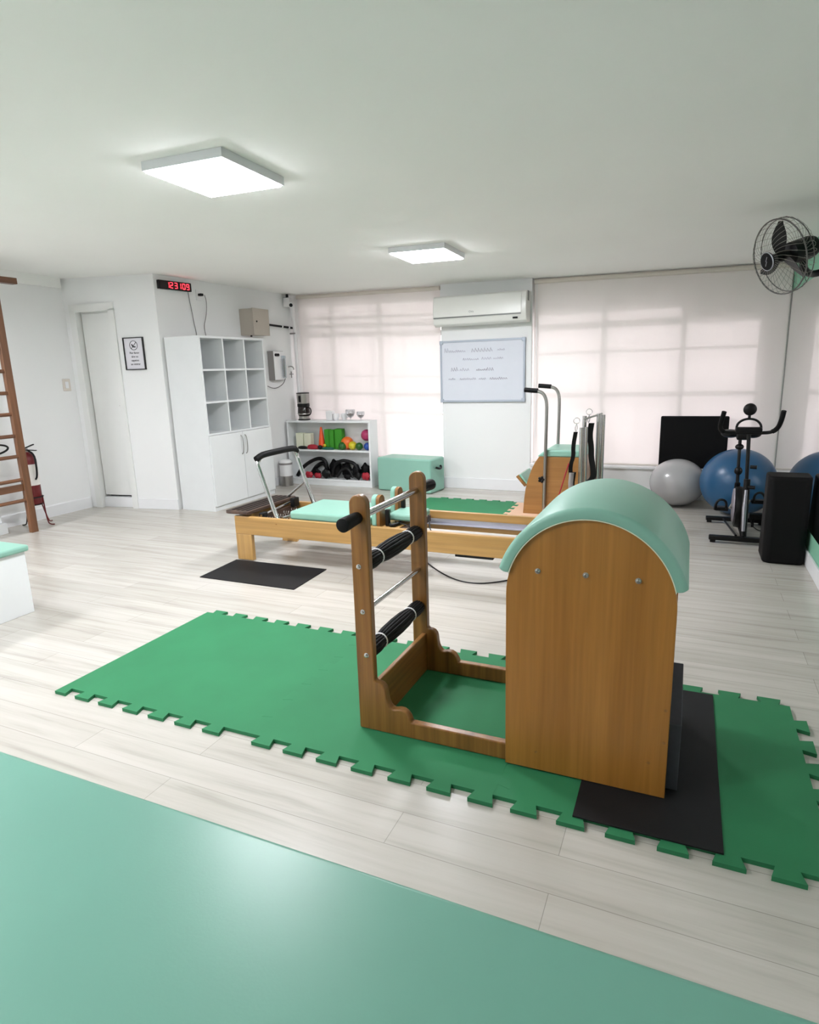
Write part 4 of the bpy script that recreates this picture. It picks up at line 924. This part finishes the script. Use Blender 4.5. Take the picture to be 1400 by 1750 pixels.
# ================================================================== BLINDS
def blind(x0, x1, z0, label, droop):
    t = thing('roller_blind', label, 'blind', ((x0+x1)/2, 7.08, z0))
    n = 60; mb = MB(); zt = lambda x: cz(x, 7.08)-0.055
    vs = []; fs = []
    for i in range(n+1):
        x = x0+(x1-x0)*i/n; y = 7.085+0.0025*math.sin(i*0.9)+0.0015*math.sin(i*2.3)
        vs += [(x, y, z0), (x, y, zt(x))]
    for i in range(n): a = 2*i; fs.append((a, a+2, a+3, a+1))
    mb.add(vs, fs); build('fabric', mb, M['blind'], t)
    hb = MB(); hb.tube([(x0, 7.075, cz(x0, 7.08)-0.032), (x1, 7.075, cz(x1, 7.08)-0.032)], 0.024, 16)
    build('head_rail', hb, M['railwhite'], t)
    build('hem_bar', MB().box(x0+0.005, x1-0.005, 7.080, 7.092, z0-0.001, z0+0.014), M['railwhite'], t, bevel=0.003)
    build('pull_chain', MB().tube(smooth_path([(x0+0.03, 7.055, zt(x0)), (x0+0.032, 7.055, 1.2), (x0+0.03, 7.055, 0.62)], 1), 0.0028, 6), M['trim'], t)
blind(-4.67, -2.715, 0.337, 'pale sheer roller blind on the left window behind the shelf unit', 0)
blind(-1.615, 0.805, 0.337, 'pale sheer roller blind on the right window behind the exercise balls', 0)

# ================================================================== AIR CONDITIONER AND WHITEBOARD
t = thing('air_conditioner', 'white split air conditioner high on the pier between the windows', 'air conditioner', (-2.16, 6.93, 2.03))
sec = [(7.028, 1.885), (6.90, 1.875), (6.855, 1.90), (6.838, 1.955), (6.832, 2.01), (6.838, 2.12), (6.852, 2.185), (6.875, 2.203), (7.028, 2.203)]
build('casing', MB().prism(sec, 0, -2.712, -1.648), M['ac'], t, bevel=0.008, seg=3)
build('front_panel', MB().prism([(6.833, 1.975), (6.836, 2.12), (6.851, 2.183), (6.846, 2.184), (6.829, 2.12), (6.826, 1.975)], 0, -2.700, -1.700), M['ac'], t, bevel=0.002)
build('panel_gap', MB().prism([(6.8265, 1.962), (6.836, 1.962), (6.836, 1.974), (6.8265, 1.974)], 0, -2.704, -1.705), M['acgrey'], t)
build('air_flap', MB().prism([(6.842, 1.953), (6.838, 1.953), (6.858, 1.903), (6.893, 1.878), (6.897, 1.882), (6.862, 1.907)], 0, -2.66, -1.862), M['ac'], t, bevel=0.001)
build('display', MB().prism([(6.8375, 1.935), (6.8345, 1.935), (6.8385, 1.917), (6.8425, 1.917)], 0, -1.795, -1.740), M['black'], t)
lg = MB().tube([(-2.272+0.010*math.cos(2*PI*i/20), 6.8255, 2.018+0.010*math.sin(2*PI*i/20)) for i in range(20)], 0.0014, 6, closed=True)
lg.box(-2.253, -2.249, 6.8245, 6.8262, 2.010, 2.026).box(-2.253, -2.243, 6.8245, 6.8262, 2.010, 2.013).box(-2.238, -2.226, 6.8245, 6.8262, 2.010, 2.013).box(-2.238, -2.235, 6.8245, 6.8262, 2.010, 2.026)
build('badge', lg, M['acgrey'], t)
build('side_vent', MB().box(-1.649, -1.645, 6.90, 6.96, 2.10, 2.20), M['acgrey'], t)
t = thing('whiteboard', 'whiteboard with faint handwriting on the pier below the air conditioner', 'whiteboard', (-2.20, 7.02, 1.375))
bx0, bx1, bz0, bz1 = -2.702, -1.694, 1.027, 1.725
build('writing_surface', MB().box(bx0+0.015, bx1-0.015, 7.012, 7.026, bz0+0.015, bz1-0.015), M['board'], t, smooth=False)
fmb = MB().box(bx0, bx1, 7.004, 7.029, bz1-0.022, bz1).box(bx0, bx1, 7.004, 7.029, bz0, bz0+0.022).box(bx0, bx0+0.022, 7.004, 7.029, bz0+0.022, bz1-0.022).box(bx1-0.022, bx1, 7.004, 7.029, bz0+0.022, bz1-0.022)
build('frame', fmb, M['boardframe'], t, bevel=0.004)
for x in (bx0+0.018, bx1-0.018):
    for z in (bz0+0.018, bz1-0.018): build('corner_cap', MB().box(x-0.022, x+0.022, 7.001, 7.029, z-0.022, z+0.022), M['boardframe'], t, bevel=0.008)
rnd = random.Random(5)
def scribble(x0, x1, z, h_, step, m_, caps=False):
    pts = []; x = x0; i = 0
    mb = MB()
    while x < x1:
        hh_ = h_*rnd.uniform(0.45, 1.0) if not caps else h_*rnd.uniform(0.85, 1.05)
        pts += [(x, 7.0112, z-0.15*h_), (x+step*0.25, 7.0112, z+hh_), (x+step*0.55, 7.0112, z+hh_*0.35), (x+step*0.75, 7.0112, z-h_*0.1)]
        x += step
        if caps or rnd.random() < 0.25:
            mb.tube(smooth_path(pts, 1) if not caps else [Vector(p) for p in pts], 0.0021, 5); pts = []
    if len(pts) > 1: mb.tube(smooth_path(pts, 1), 0.0021, 5)
    return build('handwriting', mb, m_, t, smooth=False)
scribble(-2.645, -2.60, 1.60, 0.045, 0.03, M['ink'], True)
scribble(-2.585, -2.40, 1.598, 0.026, 0.025, M['ink'])
scribble(-2.315, -2.075, 1.595, 0.038, 0.036, M['ink2'], True)
scribble(-2.01, -1.93, 1.600, 0.022, 0.022, M['ink'])
scribble(-2.42, -2.24, 1.505, 0.024, 0.024, M['ink'])
scribble(-2.195, -2.10, 1.508, 0.032, 0.03, M['ink'])
scribble(-2.06, -1.945, 1.508, 0.024, 0.024, M['ink'])
scribble(-2.565, -2.495, 1.388, 0.040, 0.03, M['ink2'], True)
scribble(-2.46, -2.37, 1.388, 0.034, 0.03, M['ink'])
scribble(-2.26, -2.14, 1.385, 0.024, 0.022, M['ink2'])
scribble(-2.135, -2.075, 1.383, 0.034, 0.028, M['ink2'], True)
scribble(-2.60, -2.53, 1.288, 0.022, 0.022, M['ink'])
scribble(-2.46, -2.27, 1.285, 0.024, 0.022, M['ink'])
scribble(-2.23, -2.16, 1.283, 0.022, 0.022, M['ink'])
scribble(-2.10, -1.905, 1.283, 0.028, 0.026, M['ink2'])

# ================================================================== RIGHT SIDE
t = thing('wall_mirror', 'large frameless mirror covering the right wall', 'mirror', (XR, 3.2, 1.12))
mir = build('mirror_glass', MB().box(XR-0.008, XR-0.001, -0.6, 7.06, 0.242, 2.012), M['mirror'], t, smooth=False)
build('edge_strip', MB().box(XR-0.012, XR-0.0005, 7.06, 7.07, 0.242, 2.012), M['greyside'], t)
# exercise balls
t = thing('exercise_ball', 'silver grey gym ball beside the blue gym ball', 'gym ball', (-0.065, 6.70, 0), group='large gym balls')
build('ball_body', MB().ball((-0.065, 6.705, 0.235), 0.262, 0.262, 0.2335, 48, 32), M['gymgrey'], t)
build('valve_plug', MB().ball((0.03, 6.475, 0.262), 0.012, 0.006, 0.010, 10, 6), M['white'], t)
one('exercise_ball', MB().ball((0.455, 6.44, 0.308), 0.325, 0.325, 0.307, 48, 32), M['gymblue'], 'large blue gym ball behind the exercise bike', 'gym ball', (0.455, 6.44, 0.001), group='large gym balls')
one('padded_board', MB().box(-0.262, 0.372, 6.985, 7.045, 0.336, 0.868), M['blackvinyl'], 'black rectangular padded board leaning on the window sill behind the gym balls', 'board', (0.05, 7.01, 0.336), bevel=0.012)
# black wedge box
vs = [(0.538, 4.90, 0.0), (0.575, 4.872, 0.0), (0.765, 4.872, 0.0), (0.798, 4.90, 0.0), (0.798, 5.16, 0.0), (0.538, 5.16, 0.0),
      (0.530, 4.90, 0.628), (0.560, 4.872, 0.612), (0.770, 4.872, 0.612), (0.798, 4.90, 0.628), (0.798, 5.04, 0.632), (0.530, 5.04, 0.632)]
mb = MB().add(vs, [(5, 4, 3, 2, 1, 0), (6, 7, 8, 9, 10, 11)]+[(i, (i+1) % 6, 6+(i+1) % 6, 6+i) for i in range(6)])
one('foam_box', mb, M['blackvinyl'], 'tall black padded box standing against the mirror', 'padded box', (0.67, 5.0, 0), bevel=0.018, seg=4)
# bike
bxc = 0.43
t = thing('exercise_bike', 'black exercise bike with curved handlebars facing the room', 'exercise bike', (bxc, 5.65, 0))
build('front_foot', MB().box(0.205, 0.655, 5.33, 5.385, 0.022, 0.058), M['black'], t, bevel=0.008)
build('rear_foot', MB().box(0.195, 0.655, 6.02, 6.07, 0.022, 0.056), M['black'], t, bevel=0.008)
for x, y in ((0.235, 5.355), (0.62, 5.355), (0.225, 6.045), (0.63, 6.045)):
    build('foot_cap', MB().lathe([(0.020, -0.02), (0.024, -0.018), (0.024, 0.018), (0.020, 0.02)], (x, y, 0.0245), 0, 16), M['black'], t)
build('main_frame', MB().tube([(bxc+0.02, 5.36, 0.045), (bxc+0.02, 6.03, 0.045)], 0.018, 14).tube(smooth_path([(bxc+0.02, 5.40, 0.05), (bxc+0.02, 5.44, 0.30), (bxc+0.018, 5.46, 0.50)], 1), 0.024, 14).tube([(bxc-0.02, 5.95, 0.05), (bxc-0.02, 5.83, 0.40)], 0.022, 14), M['black'], t)
build('stem_cover', MB().tube([(bxc+0.015, 5.375, 0.10), (bxc+0.012, 5.40, 0.28), (bxc+0.015, 5.42, 0.42)], [0.012, 0.016, 0.010], 12), M['alu'], t)
build('handlebar_stem', MB().cyl((bxc+0.018, 5.46, 0.40), (bxc+0.005, 5.50, 0.86), 0.014, 14), M['black'], t)
for z in (0.60, 0.44): build('adjust_knob', MB().cyl((bxc+0.03, 5.44, z), (bxc+0.075, 5.43, z), 0.014, 12), M['black'], t)
fwh = build('flywheel_shroud', MB().lathe([(0.12, -0.038), (0.165, -0.032), (0.172, 0), (0.165, 0.032), (0.12, 0.038)], (bxc-0.005, 5.70, 0.225), 0, 36), M['black'], t)
build('side_trim', MB().lathe([(0.10, -0.052), (0.135, -0.048), (0.140, -0.039)], (bxc-0.005, 5.70, 0.24), 0, 30), M['housing'], fwh)
build('side_trim', MB().lathe([(0.140, 0.039), (0.135, 0.048), (0.10, 0.052)], (bxc-0.005, 5.70, 0.24), 0, 30), M['housing'], fwh)
build('seat_post', MB().tube([(bxc-0.02, 5.85, 0.36), (bxc-0.025, 5.90, 0.78)], 0.013, 14), M['black'], t)
build('post_clamp', MB().ball((bxc-0.02, 5.865, 0.50), 0.032, 0.03, 0.035, 14, 10).ball((bxc-0.025, 5.89, 0.70), 0.034, 0.03, 0.025, 14, 10), M['black'], t)
sd = MB()
sd.prism([(5.80, 0.775), (5.82, 0.765), (6.03, 0.775), (6.06, 0.80), (6.05, 0.835), (5.98, 0.83), (5.86, 0.815), (5.80, 0.812)], 0, bxc-0.055, bxc+0.045)
sd.ball((bxc-0.095, 6.00, 0.80), 0.075, 0.09, 0.036, 18, 12).ball((bxc+0.075, 6.00, 0.80), 0.065, 0.09, 0.036, 18, 12)
build('saddle', sd, M['black'], t, bevel=0.008)
hb_ = smooth_path([(0.245, 5.36, 1.03), (0.232, 5.38, 0.96), (0.225, 5.42, 0.90), (0.255, 5.46, 0.862), (0.33, 5.47, 0.86), (0.53, 5.47, 0.86), (0.585, 5.46, 0.868), (0.618, 5.43, 0.90), (0.632, 5.39, 0.96), (0.640, 5.37, 1.035)], 2)
hbar_ = build('handlebar', MB().tube(hb_, 0.0135, 14), M['black'], t)
build('hand_grip', MB().tube(hb_[:14], 0.0175, 14), M['blackfoam'], hbar_)
build('hand_grip', MB().tube(hb_[-14:], 0.0175, 14), M['blackfoam'], hbar_)
build('console_tray', MB().box(0.335, 0.52, 5.43, 5.50, 0.862, 0.905), M['black'], t, bevel=0.012)
build('console_loop', MB().tube(smooth_path([(0.342, 5.46, 0.90), (0.350, 5.46, 0.935), (0.385, 5.46, 0.962), (0.43, 5.46, 0.970), (0.475, 5.46, 0.960), (0.505, 5.46, 0.93), (0.512, 5.46, 0.90)], 2), 0.009, 10), M['black'], t)
dsp = build('display_head', MB().lathe([(0.030, -0.02), (0.044, -0.010), (0.047, 0.005), (0.040, 0.018)], (0.425, 5.455, 1.04), 1, 24), M['black'], t)
build('display_neck', MB().cyl((0.425, 5.46, 0.965), (0.425, 5.462, 1.005), 0.010, 12), M['black'], t)
for s_, z, yy in ((-1, 0.215, 5.67), (1, 0.27, 5.76)):
    cr_ = build('crank_arm', MB().cyl((bxc+0.055*s_, 5.71, 0.245), (bxc+0.075*s_, yy, z), 0.010, 10), M['steel'], t)
    pdl = build('pedal', MB().box(min(bxc+0.085*s_, bxc+0.185*s_), max(bxc+0.085*s_, bxc+0.185*s_), yy-0.04, yy+0.04, z-0.018, z+0.012), M['black'], t, bevel=0.008)
    build('toe_strap', MB().tube(smooth_path([(bxc+0.10*s_, yy-0.04, z), (bxc+0.105*s_, yy-0.05, z+0.07), (bxc+0.15*s_, yy-0.05, z+0.085), (bxc+0.18*s_, yy-0.045, z+0.05), (bxc+0.185*s_, yy-0.04, z-0.01)], 2), 0.010, 8), M['black'], pdl)
build('brace_tube', MB().cyl((bxc-0.03, 5.40, 0.055), (bxc-0.10, 5.95, 0.06), 0.008, 10), M['black'], t)
one('low_black_bar', MB().box(0.53, 0.68, 5.93, 6.0, 0.07, 0.12).box(0.55, 0.57, 5.95, 5.98, 0.0, 0.07).box(0.64, 0.66, 5.95, 5.98, 0.0, 0.07), M['black'], 'low black bar on feet behind the exercise bike', 'bar', (0.60, 5.96, 0), bevel=0.005)  # unidentified dark shape, built as a plain bar on two feet
one('bike_cable', MB().tube(smooth_path([(0.53, 5.92, 0.09), (0.55, 5.86, 0.03), (0.60, 5.80, 0.006), (0.68, 5.83, 0.006), (0.74, 5.95, 0.006)], 2), 0.004, 8), M['black'], 'thin black cable curling on the floor beside the bike', 'cable', (0.62, 5.85, 0.0))

# ================================================================== WALL FAN
fc = Vector((0.452, 4.72, 2.025))                    # centre of the cage
hub_dir = Vector((-0.80, -0.50, -0.28)).normalized()
fa = hub_dir                                        # axis, pointing to the room
fu = Vector((0, 0, 1)); fxv = fu.cross(fa).normalized(); fup = fa.cross(fxv).normalized()
def fpt(a, b2, c): return fc+fxv*a+fup*b2+fa*c
t = thing('wall_fan', 'black wall fan with a round wire cage above the mirror', 'fan', tuple(Vector((XR, 5.0, 2.1))))
RF = 0.226
build('cage_ring', MB().tube([fpt(RF*math.cos(2*PI*i/48), RF*math.sin(2*PI*i/48), 0.0) for i in range(48)], 0.0045, 8, closed=True)
      .tube([fpt(RF*0.985*math.cos(2*PI*i/48), RF*0.985*math.sin(2*PI*i/48), -0.05) for i in range(48)], 0.003, 8, closed=True), M['cable'], t)
wm = MB(); NW = 32
for k in range(NW):
    a0 = 2*PI*k/NW
    fr_ = []; bk = []
    for i in range(7):
        s_ = i/6; r_ = 0.045+(RF-0.045)*s_; a = a0+0.55*(1-s_)
        fr_.append(fpt(r_*math.cos(a), r_*math.sin(a), 0.075*(1-s_**3)))
        bk.append(fpt(r_*math.cos(a0-0.4*(1-s_)), r_*math.sin(a0-0.4*(1-s_)), -0.055-0.07*(1-s_**4)))
    wm.tube(fr_, 0.0010, 5, cap=False); wm.tube(bk+[fpt(RF*math.cos(a0), RF*math.sin(a0), 0)], 0.0011, 5, cap=False)
build('cage_wire', wm, M['cagewire'], t)
hbm = MB().cyl(fpt(0, 0, 0.072), fpt(0, 0, 0.088), 0.052, 28)
bd_ = build('badge', hbm, M['blackvinyl'], t)
build('badge_rim', MB().tube([fpt(0.053*math.cos(2*PI*i/30), 0.053*math.sin(2*PI*i/30), 0.084) for i in range(30)], 0.004, 8, closed=True), M['alu'], bd_)
build('badge_mark', MB().tube([fpt(0.012, 0.026, 0.0895), fpt(-0.004, 0.0, 0.0895), fpt(0.004, 0.0, 0.0895), fpt(-0.012, -0.026, 0.0895)], 0.0022, 6), M['alu'], bd_)
build('blade_hub', MB().cyl(fpt(0, 0, -0.06), fpt(0, 0, 0.03), 0.032, 20), M['black'], t)
def blade(ang):
    mb = MB(); n = 10; top = []; bot = []
    for i in range(n+1):
        s_ = i/n; r_ = 0.025+0.185*s_; wd = 0.012+0.030*math.sin(PI*min(1, s_*0.92+0.12))
        c0 = ang-0.25*s_; rowt = []; rowb = []
        for j in range(5):
            u_ = (j/4-0.5)*wd*2; a = c0; 
            px = r_*math.cos(a)-u_*math.sin(a); py = r_*math.sin(a)+u_*math.cos(a); pz = -0.012+u_*0.42
            rowt.append(fpt(px, py, pz+0.0015)); rowb.append(fpt(px, py, pz-0.0015))
        top.append(rowt); bot.append(rowb)
    vs = [p for r_ in top for p in r_]+[p for r_ in bot for p in r_]; N = (n+1)*5; fs = []
    for i in range(n):
        for j in range(4):
            a = i*5+j; fs.append((a, a+1, a+6, a+5)); fs.append((N+a, N+a+5, N+a+6, N+a+1))
    for i in range(n): fs.append((i*5, i*5+5, N+i*5+5, N+i*5)); fs.append((i*5+4, N+i*5+4, N+i*5+9, i*5+9))
    for j in range(4): fs.append((j, N+j, N+j+1, j+1)); fs.append((n*5+j, n*5+j+1, N+n*5+j+1, N+n*5+j))
    return mb.add(vs, fs)
for a in (92, 212, 332): build('blade', blade(math.radians(a)), M['black'], t)
build('motor', MB().tube([fpt(0, 0, -0.06), fpt(0, 0, -0.075), fpt(0, 0, -0.20), fpt(0, 0, -0.235), fpt(0, 0, -0.245)], [0.045, 0.068, 0.070, 0.060, 0.035], 28), M['black'], t)
armp = fpt(0, -0.05, -0.15)
build('wall_arm', MB().tube(smooth_path([armp, armp+Vector((0.02, 0.02, -0.07)), (0.66, 4.93, 1.93), (0.74, 4.97, 1.95), (0.795, 5.0, 2.0), (0.80, 5.0, 2.11)], 2), 0.022, 14), M['black'], t)
build('wall_plate', MB().box(XR-0.030, XR-0.0005, 4.94, 5.06, 2.025, 2.20), M['black'], t, bevel=0.008)
build('pull_cord', MB().tube([fpt(0.01, -0.06, -0.13), fpt(0.03, -0.20, -0.13)], 0.002, 6), M['black'], t)
